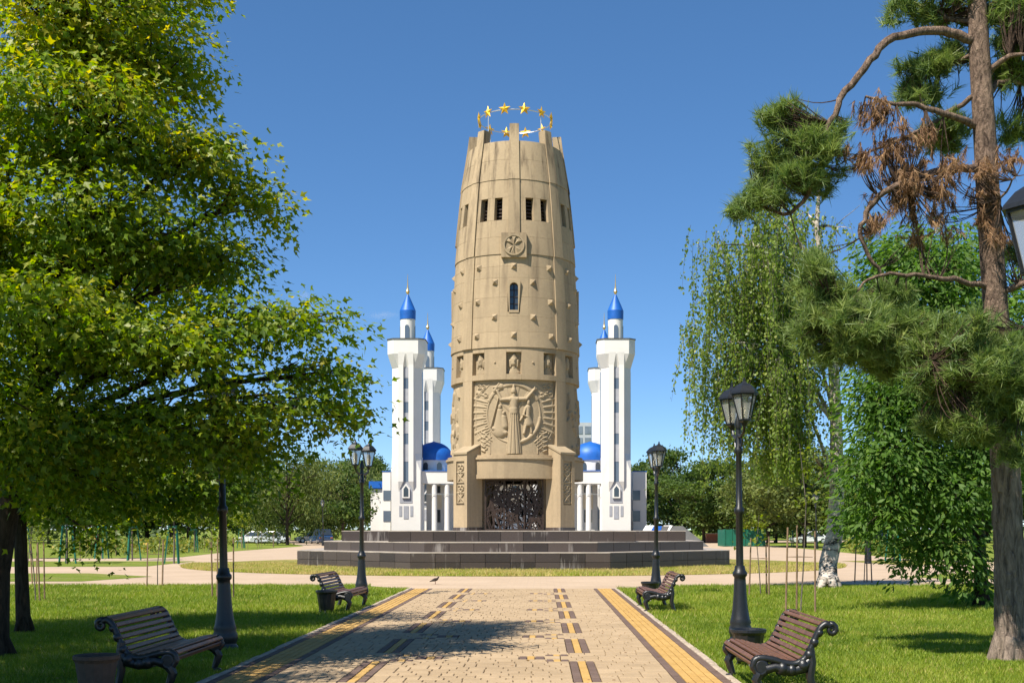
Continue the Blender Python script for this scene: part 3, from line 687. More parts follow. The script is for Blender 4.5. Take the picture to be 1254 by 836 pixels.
def make_minaret():
    root = MB(); zs_ = mz(572); zt = mz(452); g0 = mz(436); g1 = mz(418.5)
    A = 1.92
    # body in two halves either side of the deep window slot on the front face
    sl = 0.30
    def poly(a, c): return [(c,-a),(a,-c),(a,c),(c,a),(-c,a),(-a,c),(-a,-c),(-c,-a)]
    loft(root, [(poly(A,1.86),0),(poly(A,1.86),mz(578)),(poly(A,0.98),mz(556)),(poly(A,0.98),zt),(poly(A*1.02,1.0),zt+.02),(poly(2.45,1.6),g0),(poly(2.45,1.6),g1)])
    body = root.build('minaret', 'white_wall', mos, smooth=False)
    mb = MB()                                              # projecting piers beside the slot, meeting in a gable under the gallery
    for s in (-1, 1):
        x0, x1 = sorted((s*.34, s*.98)); mb.box(x0, x1, -A-.38, -A+.02, mz(590), zt+.3)
        mb.add([(s*.34,-A-.38,zt+.3),(s*.98,-A-.38,zt+.3),(s*.98,-2.47,g0+.2),(s*.05,-2.47,g0+.2),(s*.34,-A,zt+.3),(s*.98,-A,zt+.3)], [(0,1,2,3),(1,5,2),(0,3,4)])
        mb.add([(s*.34,-A-.38,mz(590)),(s*.98,-A-.38,mz(590)),(s*.98,-A,mz(602))], [(0,1,2)])
    mb.build('pilaster', 'white_wall', body)
    for pa, pb_ in ((566,545),(532,507),(494,478),(465,452)): MB().box(-.33,.33,-A-.10,-A+.02,mz(pa),mz(pb_)).build('spandrel', 'grey_panel', body)
    MB().box(-.34,.34,-A-.06,-A+.02,mz(590),zt-.1).build('slot_glazing', 'window_blue', body)
    for k in range(1, 4):                                  # the same slot on the other three faces, glazing only
        MB().box(-.34,.34,-A-.06,-A+.02,mz(560),zt-.4).build('slot_glazing', 'window_blue', body, rot=(0,0,R(90*k)))
    mb = MB(); loft(mb, [(poly(2.54,1.66),g1),(poly(2.54,1.66),g1+.12)]); mb.build('gallery_rim', 'slate', body)
    r = 0.98
    mb = MB(); mb.lathe([(r,g1+.1),(r,mz(391.5))], 20); mb.build('lantern', 'white_wall', body, smooth=True)
    for k in range(4):
        a = R(90*k); mb = MB(); hh = 1.75; w = .27; n = 8
        pts = [(-w,0),(w,0)]+[(w*math.cos(math.pi*i/n), hh-w+w*math.sin(math.pi*i/n)) for i in range(n+1)]
        mb.add([(x,-r-.03,z) for x,z in pts]+[(x,-r+.2,z) for x,z in pts], [tuple(range(len(pts)))]+[(i,len(pts)+i,len(pts)+(i+1)%len(pts),(i+1)%len(pts)) for i in range(len(pts))])
        mb.build('window', 'window_blue', body, (0,0,g1+.35), (0,0,a))
    c0 = mz(391.5); mb = MB(); mb.lathe([(r+.06,0),(r+.08,1.15),(r-.16,1.75),(.13,3.3)], 20); mb.build('cap', 'blue_roof', body, (0,0,c0), smooth=True, angle=18)
    mb = MB(); mb.lathe([(.11,0),(.16,.25),(.27,.5),(.15,.75),(.10,1.0),(.06,1.6),(.02,2.8)], 10); mb.build('spire', 'spire_gold', body, (0,0,c0+3.2), smooth=True)
    # base: pointed grey niche with a white framed lancet and three slits
    yb = -A-.02; mb = MB(); w = .82; za, zb, zc_ = mz(616), mz(589), mz(580.5)
    mb.add([(-w,yb-.02,za),(w,yb-.02,za),(w,yb-.02,zb),(.36,yb-.02,zc_),(-.36,yb-.02,zc_),(-w,yb-.02,zb)], [(0,1,2,3,4,5)]); mb.build('niche', 'grey_panel', body)
    w2 = .5; z2, z3, z4 = mz(610), mz(598.5), mz(592)
    MB().prism([(-w2,z2),(w2,z2),(w2,z3),(0,z4),(-w2,z3)], 0, .22).build('lancet_frame', 'white_wall', body, (0,yb-.02,0), (R(90),0,0))
    MB().prism([(-w2+.19,z2+.2),(w2-.19,z2+.2),(w2-.19,z3-.05),(0,z4-.35),(-w2+.19,z3-.05)], 0, .03).build('lancet', 'dark_glass', body, (0,yb-.24,0), (R(90),0,0))
    for x, hw, p0, p1 in ((0,.32,635,619.5),(-.72,.18,632,619.5),(.72,.18,632,619.5)):
        MB().box(x-hw,x+hw,yb-.03,yb+.1,mz(p0),mz(p1)).build('slit_window', 'grey_panel', body)
    return body
mn = make_minaret(); HWM = 13.65
mn.location = (-HWM, 0, 0)
for x, y in ((HWM,0),(-HWM,28.5),(HWM,28.5)):
    c2 = copy_tree(mn, mos); c2.location = (x, y, 0)
# halls, porch, wings
def part(name, mat, *boxes, parent=mos):
    mb = MB()
    for b_ in boxes: mb.box(*b_)
    return mb.build(name, mat, parent)
px = lambda x: mxx(x)-ox
part('hall', 'white_wall', (-11.4, 11.4, 2.2, 30, 0, mz(592)-.02))
part('porch_fascia', 'white_wall', (px(513),px(741),-.9,2.2,mz(592),mz(577)))
part('porch_coping', 'blue_roof', (px(512),px(742),-1.0,2.2,mz(577),mz(576)))
for x in (517, 532.5, 548, 571, 600, 655, 690, 710, 720.5, 737.5): MB().lathe([(.42,0),(.36,.3),(.34,mz(592)-.02)], 14).build('column', 'white_wall', mos, (px(x),-.5,0), smooth=True)
for x in (533, 571, 600, 631, 662, 690, 721):
    part('porch_window', 'dark_glass', (px(x-4.8),px(x+4.8),2.12,2.3,mz(639),mz(623.5)))
    part('porch_window', 'dark_glass', (px(x-4.8),px(x+4.8),2.12,2.3,mz(602.5),mz(594)))
    part('window_trim', 'cream_wall', (px(x-6.2),px(x+6.2),2.16,2.25,mz(622),mz(604)))
part('porch_rail', 'steel', (px(513),px(741),-.96,-.92,mz(605)-.05,mz(605)))
for s in (-1, 1):
    dcx = s*px(724.0) ; dcy = 3.0                          # corner domes on drums
    mb = MB(); mb.lathe([(2.35,mz(577)),(2.35,mz(562.5))], 28); dr = mb.build('dome_drum', 'white_wall', mos, (dcx,dcy,0), smooth=True)
    for k in range(8):
        a = R(22.5+45*k); n = 6; w = .34; hh = 1.15
        pts = [(-w,0),(w,0)]+[(w*math.cos(math.pi*i/n), hh-w+w*math.sin(math.pi*i/n)) for i in range(n+1)]
        MB().add([(x,-2.40,z) for x,z in pts], [tuple(range(len(pts)))]).build('window', 'dark_glass', dr, (0,0,mz(576)), (0,0,a))
    mb = MB(); mb.lathe([(2.50,0)]+[(2.46*math.cos(R(a)), .5+2.0*math.sin(R(a))) for a in range(0,85,8)]+[(.05,2.6)], 28); mb.build('dome', 'blue_roof', mos, (dcx,dcy,mz(562.5)), smooth=True, angle=60)
    # outer wings
    x0, x1 = sorted((s*px(776), s*px(786 if s < 0 else 792.5)))
    part('wing', 'white_wall', (x0,x1,1.0,14,0,mz(577))); part('wing_coping', 'blue_roof', (x0-.05,x1+.05,.95,14.05,mz(577),mz(576)))
    for p0, p1, nm in ((638,625,'window'),(612,600,'arched_window')):
        xc = s*px(780); part('wing_'+nm, 'window_blue', (xc-.5,xc+.5,.93,1.1,mz(p0),mz(p1)))
    xa, xb = sorted((s*px(786), s*px(801)))
    if s < 0:
        part('side_porch', 'white_wall', (xa,xb,1.5,10,0,mz(598))); mb = MB(); mb.prism([(xa-.2,1.2),(xb+.0,1.2),(xb,10),(xa-.2,10)], mz(597), mz(588.5)); mb.build('side_porch_roof', 'blue_roof', mos)
part('terrace', 'slate', (px(440),px(812),-6,32,0,.5))
# sloping stair cheeks at the right of the terrace
stg = empty('stair_flight', (mxx(797,120), 120, 0)); tag(stg, 'white and blue sloping stair walls beside the grey bank', 'stairs')
for xa in (-1.35, 0.75):
    MB().add([(xa,-1.2,0),(xa+1.0,-1.2,0),(xa+1.0,1.2,2.05),(xa,1.2,2.05),(xa,1.2,0),(xa+1.0,1.2,0)], [(0,1,2,3),(1,5,2),(0,3,4),(3,2,5,4)]).build('cheek_wall', 'white_wall', stg, rot=(0,0,R(-38)))
mb = MB()
for k in range(10): mb.box(-.35,.75,-1.2+.24*k,1.2,.2*k,.2*k+.19)
mb.build('steps', 'blue_roof', stg, rot=(0,0,R(-38)))
bank = MB().add([(0,0,0),(4.9,0,0),(4.9,8,0),(0,8,0),(.6,2,2.0),(2.6,2,2.0),(2.6,6,2.0),(.6,6,2.0)], [(0,1,5,4),(1,2,6,5),(2,3,7,6),(3,0,4,7),(4,5,6,7)]).build('paved_bank', 'slate', None, (mxx(806,118),118,0))
tag(bank, 'low grey paved bank sloping down beside the stairs', 'bank')
# far block of flats just showing between tower and minaret
fb = empty('office_block', (mxx(716,320), 330, 0)); tag(fb, 'grey glazed high block far behind the mosque', 'building')
hB = EYE+(HY-513)/FPX*320
MB().box(-3.2,7,0,16,0,hB).build('wall', 'far_concrete', fb)
for i in range(3):
    for k in range(9): MB().box(-2.8+i*3.2,-.2+i*3.2,-.1,.1,hB-3.1*(k+1),hB-3.1*(k+1)+2.1).build('window', 'far_glass', fb)

# ------------------------------------------------------------------ street lamps
def make_lamp():
    root = empty('street_lamp')
    MB().lathe([(.17,0),(.175,.05),(.15,.08),(.15,.11),(.17,.16),(.165,.22),(.145,.27),(.155,.30),(.135,.36),(.112,.50),(.095,.70),(.085,.90),(.082,.95),(.105,.98),(.105,1.02),(.082,1.05),(.07,1.12)], 20).build('base', 'cast_iron', root, smooth=True, angle=50)
    MB().lathe([(.055,1.1),(.050,1.85),(.072,1.88),(.072,1.94),(.047,1.97),(.041,2.72),(.062,2.75),(.06,2.80),(.040,2.84),(.036,3.12)], 14).build('pole', 'cast_iron', root, smooth=True, angle=50)
    mb = MB()
    for s in (-1, 1):
        mb.tube([(0,0,3.0),(0,s*.14,2.97),(0,s*.30,3.02),(0,s*.36,3.13)], [.028,.025,.022,.02], 8)
        mb.tube([(0,s*.05,2.86),(0,s*.17,2.83),(0,s*.22,2.92),(0,s*.15,2.95)], .014, 6)
    mb.lathe([(.05,3.1),(.06,3.16),(.02,3.30)], 10); mb.build('bracket', 'cast_iron', root, smooth=True)
    for s in (-1, 1):
        l = empty('lantern', (0, s*.36, 3.12)); l.parent = root
        rb, rt, h0, h1 = .085, .175, .07, .43; six = lambda r, z: [(r*math.cos(R(60*k)), r*math.sin(R(60*k)), z) for k in range(6)]
        mb = MB(); mb.lathe([(.03,-.02),(.05,.03),(.09,.05),(.092,.075)], 6)
        A, B = six(rb, h0), six(rt, h1)
        for k in range(6):
            mb.bar(A[k], B[k], .018); mb.bar(B[k], B[(k+1)%6], .02, .028); mb.bar(A[k], A[(k+1)%6], .018)
        mb.build('cage', 'cast_iron', l)
        mb = MB(); mb.lathe([(.21,.435),(.20,.465),(.13,.545),(.075,.58),(.05,.585),(.02,.62),(.012,.67)], 6); mb.build('cap', 'cast_iron', l)
        A, B = six(rb*.97, h0+.005), six(rt*.97, h1)
        for k in range(6):
            MB().add([A[k],A[(k+1)%6],B[(k+1)%6],B[k]], [(0,1,2,3)]).build('pane', 'lamp_glass', l)
        MB().lathe([(.03,.09),(.045,.14),(.045,.30),(.02,.35)], 10).build('bulb', 'lamp_bulb', l, smooth=True)
    return root
lamp = make_lamp()
LAMPS = [(-4.27,16.6,'black double street lamp standing beneath the maple crowns', 6, -1.2),
 (2.89,17.7,'black double street lamp behind the slatted bench and the dark urn bin near the pine', 5, -0.6),
 (-4.33,29.6,'black double street lamp behind the bench at the plaza end of the maple lawn', -18, 0.3),
 (2.85,30.3,'black double street lamp behind the bench at the plaza end of the pine lawn', 4, 0.3),
 (2.98,7.0,'black double street lamp whose lantern shows beside the pine trunk', 0, 0)]
for k, (x, y, lb, rz, tilt) in enumerate(LAMPS):
    o = lamp if k == 0 else copy_tree(lamp); o.location = (x, y, 0.01); o.rotation_euler = (0, R(tilt), R(rz)); tag(o, lb, 'street lamp', 'street lamps along the brick path')
for k, (px_, py_) in enumerate(((1063,690),(1000,672),(396,668))):
    o = copy_tree(lamp); p = G(px_, py_); o.location = p; o.scale = (1,1,1.25)
    tag(o, ('black double street lamp among the far young trees beyond the plaza','black street lamp standing in front of the far white car','black street lamp beside the far blue car')[k], 'street lamp', 'far street lamps')

# ------------------------------------------------------------------ benches and bins
def make_bench():
    """local: +x is the way the sitter faces, length along y"""
    root = empty('park_bench'); L = 1.75
    key = [(0.10,0.30),(0.13,0.345),(0.10,0.395),(0.02,0.41),(-.10,.395),(-.22,.365),(-.33,.355),(-.42,.39),(-.48,.47),(-.53,.56),(-.57,.64),(-.61,.70),(-.67,.735),(-.72,.72)]
    P_ = [Vector((x,0,z)) for x, z in key]
    def cat(pts, n=8):
        out = []
        for i in range(len(pts)-1):
            p0, p1, p2, p3 = pts[max(i-1,0)], pts[i], pts[i+1], pts[min(i+2,len(pts)-1)]
            for k in range(n):
                t = k/n; out.append(.5*((2*p1)+(p2-p0)*t+(2*p0-5*p1+4*p2-p3)*t*t+(3*p1-p0-3*p2+p3)*t**3))
        return out+[pts[-1]]
    cv = cat(P_); d = [0]
    for a, b_ in zip(cv, cv[1:]): d.append(d[-1]+(b_-a).length)
    def at(s):
        i = max(0, min(len(cv)-2, int(np.searchsorted(d, s))-1)); u = (s-d[i])/max(1e-6, d[i+1]-d[i]); return cv[i].lerp(cv[i+1], u), (cv[i+1]-cv[i]).normalized()
    n = 17; tot = d[-1]; w = tot/n
    for k in range(n):
        p, t = at((k+.5)*w); nn = Vector((-t.z,0,t.x)); nn = nn if nn.z > 0 or nn.x > 0 else -nn
        if nn.dot(Vector((0.6,0,1))) < 0: nn = -nn
        hw = w*.345; c = .006; th = .024
        s_ = [p-t*hw, p-t*hw+nn*(th-c), p-t*(hw-c)+nn*th, p+t*(hw-c)+nn*th, p+t*hw+nn*(th-c), p+t*hw]
        v = [q+Vector((0,y,0)) for y in (-L/2+.02, L/2-.02) for q in s_]
        MB().add(v, [(i,(i+1)%6,6+(i+1)%6,6+i) for i in range(6)]+[(5,4,3,2,1,0),(6,7,8,9,10,11)]).build('slat', 'slat_wood', root)
    for s in (-1, 1):
        f = empty('side_frame', (0, s*L/2, 0)); f.parent = root
        T = lambda pts, r, sg=8: MB().tube(pts, r, sg)
        mb = MB(); below = []
        for i, q in enumerate(cv):
            t = (cv[min(i+1,len(cv)-1)]-cv[max(i-1,0)]).normalized(); nn = Vector((-t.z,0,t.x)); 
            if nn.dot(Vector((0.6,0,1))) < 0: nn = -nn
            below.append(q-nn*.012)
        mb.tube(below, [.034]*len(below), 8)
        # scroll at the top of the back, curling backwards
        sc = [(-.72+.0,0,.72)]
        for k in range(15):
            a = R(70+k*38); r = .058*(1-k/17); sc.append((-.715-.0+r*math.cos(a)-.02, 0, .672+r*math.sin(a)))
        mb.tube(sc, [.033-.0011*k for k in range(len(sc))], 8)
        # scroll at the front of the seat with a round boss
        sc = []
        for k in range(17):
            a = R(80-k*30); r = .088*(1-k/30); sc.append((.035+r*math.cos(a), 0, .315+r*math.sin(a)))
        mb.tube(sc, .032, 8); mb.build('scroll_rail', 'cast_iron', f, smooth=True, angle=70)
        MB().lathe([(.055,-.03),(.062,-.012),(.062,.012),(.055,.03)], 14).build('boss', 'cast_iron', f, (.035,0,.315), (R(90),0,0), smooth=True)
        MB().tube([(.05,0,.25),(.085,0,.19),(.055,0,.11),(.03,0,.05),(.05,0,.02),(.10,0,.015),(.115,0,.035)], [.058,.054,.044,.036,.038,.034,.02], 8).build('front_leg', 'cast_iron', f, smooth=True)
        MB().tube([(-.50,0,.50),(-.515,0,.36),(-.50,0,.22),(-.535,0,.08),(-.57,0,.015)], [.046,.054,.048,.040,.044], 8).build('back_leg', 'cast_iron', f, smooth=True)
        mb = MB(); mb.tube([(-.02,0,.29),(-.12,0,.315),(-.22,0,.29),(-.33,0,.275),(-.43,0,.31),(-.50,0,.38)], [.05,.045,.06,.045,.06,.045], 8)
        for x, z, r in ((-.20,.30,.068),(-.30,.285,.06),(-.42,.33,.068),(-.49,.43,.055),(-.545,.55,.048),(-.60,.64,.042)):
            mb.lathe([(r*math.cos(R(a)), r*math.sin(R(a))) for a in range(-85,90,17)], 12, (x,0,z))
        mb.build('ornament', 'cast_iron', f, smooth=True, angle=80)
    MB().tube([(-.22,-L/2,.24),(-.22,L/2,.24)], .014, 6).build('stretcher', 'cast_iron', root)
    return root
bench = make_bench()
BENCH = [(-3.76,13.15,0,'slatted brown bench in the maple shade beside the fluted brown bin'),
 (-3.79,24.9,-2,'slatted brown bench with the black urn bin at its end on the maple lawn'),
 (2.14,12.6,180,'slatted brown bench with sun patches on its back on the pine lawn'),
 (2.14,25.0,180,'slatted brown bench before the lamp at the plaza end of the pine lawn')]
for k, (x, y, rz, lb) in enumerate(BENCH):
    o = bench if k == 0 else copy_tree(bench); o.location = (x, y, 0.022); o.rotation_euler = (0,0,R(rz)); o.scale = (.88,1,1); tag(o, lb, 'bench', 'benches along the brick path')
def make_bin(mat):
    root = empty('litter_bin'); mb = MB(); n = 28; v = []; f = []
    pr = [(.125,.07),(.14,.085),(.185,.385),(.20,.405),(.212,.42),(.212,.45),(.20,.455)]
    for i, (r, z) in enumerate(pr):
        for k in range(n):
            q = r*(1+(.03 if (k % 2 == 0 and i in (1,2)) else 0)); a = 2*math.pi*k/n; v.append((q*math.cos(a), q*math.sin(a), z))
    for i, (r, z) in enumerate([(.185,.445),(.12,.12)]):
        for k in range(n): a = 2*math.pi*k/n; v.append((r*math.cos(a), r*math.sin(a), z))
    for i in range(len(pr)+1):
        for k in range(n): f.append((i*n+k, i*n+(k+1)%n, (i+1)*n+(k+1)%n, (i+1)*n+k))
    mb.add(v, f+[tuple((len(pr)+1)*n+k for k in range(n)), tuple(range(n-1,-1,-1))]); mb.build('urn', mat, root)
    for k in range(3):
        a = R(30+120*k); c, s = math.cos(a), math.sin(a)
        MB().tube([(.11*c,.11*s,.09),(.12*c,.12*s,.04),(.15*c,.15*s,.01)], [.03,.025,.022], 6).build('foot', mat, root)
    return root
b1 = make_bin('cast_iron'); b2 = make_bin('concrete_bin')
b2.location = (-4.17,11.5,.022); tag(b2, 'fluted dark brown urn bin at the end of the shaded bench', 'litter bin')
b1.location = (-4.15,23.75,.022); tag(b1, 'black fluted urn bin at the end of the far maple lawn bench', 'litter bin', 'black urn bins')
for p, lb in (((2.46,14.5),'black fluted urn bin between the lamp and the sun dappled bench'), ((2.47,27.6),'black fluted urn bin behind the far bench on the pine lawn')):
    o = copy_tree(b1); o.location = (p[0],p[1],.022); tag(o, lb, 'litter bin', 'black urn bins')

# ------------------------------------------------------------------ foliage builders
LEAF = np.array([(0,0,0),(-.42,.42,.05),(-.15,.5,0.02),(0,1,-.04),(.15,.5,.02),(.42,.42,.05)]); LEAF_F = np.array([(0,2,1),(0,3,2),(0,4,3),(0,5,4)])
DIAM = np.array([(0,0,0),(-.28,.5,.04),(0,1,-.03),(.28,.5,.04)]); DIAM_F = np.array([(0,2,1),(0,3,2)])
def unit(a): return a/np.maximum(np.linalg.norm(a, axis=-1, keepdims=True), 1e-9)
def leaf_cloud(pos, direc, nrm, size, tmpl, tf):
    """pos (n,3), direc = along leaf, nrm = approx face normal"""
    y = unit(direc); x = unit(np.cross(y, nrm)); z = np.cross(x, y); n = len(pos)
    V = pos[:,None,:]+size[:,None,None]*(tmpl[None,:,0:1]*x[:,None]+tmpl[None,:,1:2]*y[:,None]+tmpl[None,:,2:3]*z[:,None])
    F = tf[None]+(np.arange(n)*len(tmpl))[:,None,None]
    return V.reshape(-1,3), F.reshape(-1, tf.shape[1])
def sample_blobs(blobs, n, power=0.42):
    w = np.array([b_[2] if len(b_) > 2 else np.prod(b_[1])**.75 for b_ in blobs], float); w /= w.sum()
    idx = rng.choice(len(blobs), n, p=w); d = unit(rng.normal(size=(n,3))); r = rng.random(n)**power
    c = np.array([b_[0] for b_ in blobs])[idx]; e = np.array([b_[1] for b_ in blobs])[idx]
    return c+d*e*r[:,None], d, idx
def limb_path(a, b_, sag=0.0, wig=0.15, n=7):
    a, b_ = Vector(a), Vector(b_); L = (b_-a).length; out = []
    o1 = Vector(rng.normal(size=3))*wig*L*.3; 
    for k in range(n):
        t = k/(n-1); p = a.lerp(b_, t)+Vector((0,0,1))*(math.sin(math.pi*t)*sag*L)+o1*math.sin(math.pi*t)*t
        out.append(p)
    return out
def leafy_tree(name, label, cat, base, trunk, radii, blobs, n_spray, per, lsize, leafmat, barkmat, group=None, tmpl=(LEAF, LEAF_F), spray_r=0.42, flat_=0.22, tint_bias=None, droop=0.35, twigs=0.35, limb_r=0.055):
    root = empty(name, base); base = Vector(base); tag(root, label, cat, group)
    tp = [Vector(p)-base for p in trunk]; mb = MB(); mb.tube(tp, radii, 12)
    for k in range(5):                                             # root flare
        a = k*1.257+.4; mb.tube([(math.cos(a)*radii[0]*.5, math.sin(a)*radii[0]*.5, .28),(math.cos(a)*radii[0]*1.5, math.sin(a)*radii[0]*1.5, -.03)], [radii[0]*.45, radii[0]*.25], 6)
    mb.build('trunk', barkmat, root, smooth=True, angle=80)
    bl = [(np.array(b_[0])-np.array(base), np.array(b_[1]))+tuple(b_[2:]) for b_ in blobs]
    br = MB(); limbs = []
    for b_ in bl:
        c = Vector(b_[0]); zt = max(tp[0].z+.3*(tp[-1].z-tp[0].z), min(tp[-1].z*.97, c.z-.55*math.hypot(c.x,c.y)-.1))
        q = tp[-1]
        for p0, p1 in zip(tp, tp[1:]):
            if p0.z <= zt <= p1.z: q = p0.lerp(p1, (zt-p0.z)/max(1e-6, p1.z-p0.z))
        lp = limb_path(q, c, .08); limbs.append(lp); L = (c-q).length; r0 = min(limb_r*(.5+.16*L), radii[-1]*1.3+.03)
        br.tube(lp, [r0*(1-.75*k/6) for k in range(7)], 7)
    S, D, I = sample_blobs(bl, n_spray)
    for s in range(n_spray):
        if rng.random() < twigs:
            lp = limbs[I[s]]; st = lp[rng.integers(3, 7)]
            br.tube(limb_path(st, S[s], .05, .2, 4), [.02,.015,.010,.006], 4, False)
    br.build('branches', barkmat, root, smooth=True, angle=80)
    n = n_spray*per; sp = np.repeat(S, per, 0); od = np.repeat(D, per, 0)
    ang = rng.random(n)*2*np.pi; rad = np.sqrt(rng.random(n))*spray_r*np.repeat(.6+.8*rng.random(n_spray), per)
    tilt = np.repeat(rng.normal(0, .22, (n_spray,2)), per, 0)
    off = np.stack([np.cos(ang)*rad, np.sin(ang)*rad, rng.normal(0, flat_*spray_r, n)-.35*rad*rad/spray_r], -1)
    off[:,2] += off[:,0]*tilt[:,0]+off[:,1]*tilt[:,1]
    pos = sp+off; direc = np.stack([np.cos(ang), np.sin(ang), np.full(n, -droop-.2)], -1)+rng.normal(0,.5,(n,3))+od*.3
    nrm = np.array([0,0,.62])+rng.normal(0,.5,(n,3))+od*.6
    V, F = leaf_cloud(pos, direc, nrm, lsize*(.5+.95*rng.random(n)), *tmpl)
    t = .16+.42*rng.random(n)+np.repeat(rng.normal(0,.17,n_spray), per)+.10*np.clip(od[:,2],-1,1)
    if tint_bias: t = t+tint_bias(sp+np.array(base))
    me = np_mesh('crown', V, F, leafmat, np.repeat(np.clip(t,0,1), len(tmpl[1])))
    link('crown', me, root); return root

# ---- the two maples on the left
def pb(px_, py_, Y, rx, ry, rd=None, w=None):
    c = P(px_, py_, Y); s = Y/FPX; e = (rx*s, (rd if rd else (rx+ry)/2*s), ry*s); return (tuple(c), e) + ((w,) if w else ())
m1 = [pb(150,-60,15.5,110,70,1.6),pb(90,30,15,130,60,1.8),pb(200,75,15.4,60,45,1.0),pb(242,188,15.2,70,36,1.1),pb(308,243,15.6,46,26,.7),pb(110,150,14.6,130,60,1.7),
      pb(262,318,15.6,66,28,1.0),pb(130,270,14.3,130,55,1.6),pb(330,390,14.6,90,22,1.0),pb(200,420,14.0,130,34,1.3),pb(400,455,15.2,62,20,.8),pb(340,500,14.8,95,26,1.0),
      pb(70,380,13.6,110,50,1.4),pb(190,520,14.6,150,38,1.4),pb(60,520,13.8,90,60,1.3),pb(418,505,15.2,40,16,.6),pb(-60,250,14.5,90,150,1.6),pb(-60,480,14,90,90,1.5),pb(300,545,15.8,60,22,.9), pb(90,585,15.0,100,26,1.2)]
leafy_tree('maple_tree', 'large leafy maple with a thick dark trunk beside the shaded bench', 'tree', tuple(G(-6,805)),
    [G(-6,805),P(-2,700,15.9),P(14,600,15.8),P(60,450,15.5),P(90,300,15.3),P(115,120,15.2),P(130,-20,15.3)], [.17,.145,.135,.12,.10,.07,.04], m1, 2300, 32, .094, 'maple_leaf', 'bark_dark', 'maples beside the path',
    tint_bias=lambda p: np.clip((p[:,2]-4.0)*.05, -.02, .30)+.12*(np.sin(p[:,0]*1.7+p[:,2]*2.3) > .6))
m2 = [pb(120,420,19.2,110,70,1.7),pb(200,560,19.5,130,40,1.7),pb(60,600,19,90,30,1.4),pb(110,560,20,140,50,1.8),pb(260,590,20.2,90,26,1.3),pb(30,330,19.3,110,90,1.7),pb(-80,450,19,110,120,1.8),pb(120,660,18.4,25,22,.4),pb(200,330,19.8,110,60,1.6),pb(190,612,20.5,130,16,1.3)]
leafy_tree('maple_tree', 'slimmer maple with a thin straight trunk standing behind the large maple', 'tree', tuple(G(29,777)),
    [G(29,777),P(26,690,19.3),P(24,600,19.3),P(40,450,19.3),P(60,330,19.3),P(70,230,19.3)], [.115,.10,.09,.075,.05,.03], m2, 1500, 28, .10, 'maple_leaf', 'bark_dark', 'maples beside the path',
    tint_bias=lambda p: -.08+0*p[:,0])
m2b = [((-7.4,9.6,6.2),(2.1,2.1,1.4)),((-7.3,10.0,4.4),(2.1,2.2,1.0)),((-7.6,9.4,7.6),(1.8,1.8,1.1)),((-8.4,8.6,4.8),(2.2,2.2,1.0)),((-9.0,10.8,5.2),(2.0,2.0,1.0)),((-6.9,8.2,5.4),(1.6,1.6,1.0))]
leafy_tree('maple_tree', 'maple further along the row past the large maple and its bench', 'tree', (-7.8,9.4,0), [(-7.8,9.4,0),(-7.8,9.4,2),(-7.7,9.5,4.5),(-7.8,9.4,7)], [.16,.14,.10,.05], m2b, 1500, 26, .11, 'maple_leaf', 'bark_dark', 'maples beside the path')
m2c = [((-9.6,13.0,5.6),(2.1,2.1,1.2)),((-10.6,15.0,6.2),(2.2,2.0,1.2)),((-11.6,16.8,5.8),(2.1,2.0,1.2)),((-11.2,14.6,7.6),(2.0,2.0,1.1))]
leafy_tree('maple_tree', 'maple standing back from the path in line with the slimmer maple', 'tree', (-11.2,14.8,0), [(-11.2,14.8,0),(-11.2,14.8,2),(-11.1,14.9,4.5),(-11.2,14.8,7)], [.16,.14,.10,.05], m2c, 1200, 24, .11, 'maple_leaf', 'bark_dark', 'maples beside the path')
# ---- ash on the right
m3 = [pb(1130,330,25,60,60,1.2),pb(1170,420,25.3,80,80,1.6),pb(1110,480,25,70,60,1.4),pb(1090,560,24.8,65,50,1.2),pb(1150,600,25,70,60,1.4),pb(1075,630,24.6,48,30,.9),pb(1190,540,25.5,70,80,1.4),pb(1140,670,25.2,60,26,1.0),pb(1100,385,25.5,50,45,1.1),pb(1188,700,25.2,28,40,.6),pb(1240,420,26,60,120,1.4),pb(1085,500,25.4,38,50,1.0),pb(1080,430,25.8,34,45,1.0),pb(1110,310,26,55,40,1.1),pb(1070,360,26.2,40,40,1.0),pb(1175,320,26,40,50,1.1),pb(1078,575,25,30,40,.8)]
leafy_tree('ash_tree', 'dense dark green ash with low branches behind the pine trunk', 'tree', tuple(G(1203,745)),
    [G(1203,745),P(1200,680,25.5),P(1195,600,25.5),P(1180,480,25.5),P(1165,380,25.4),P(1150,320,25.3)], [.15,.13,.12,.10,.07,.04], m3, 1800, 26, .15, 'ash_leaf', 'bark_dark', None, (DIAM*np.array([.7,1,1]), DIAM_F), .45, .35, None, .5)
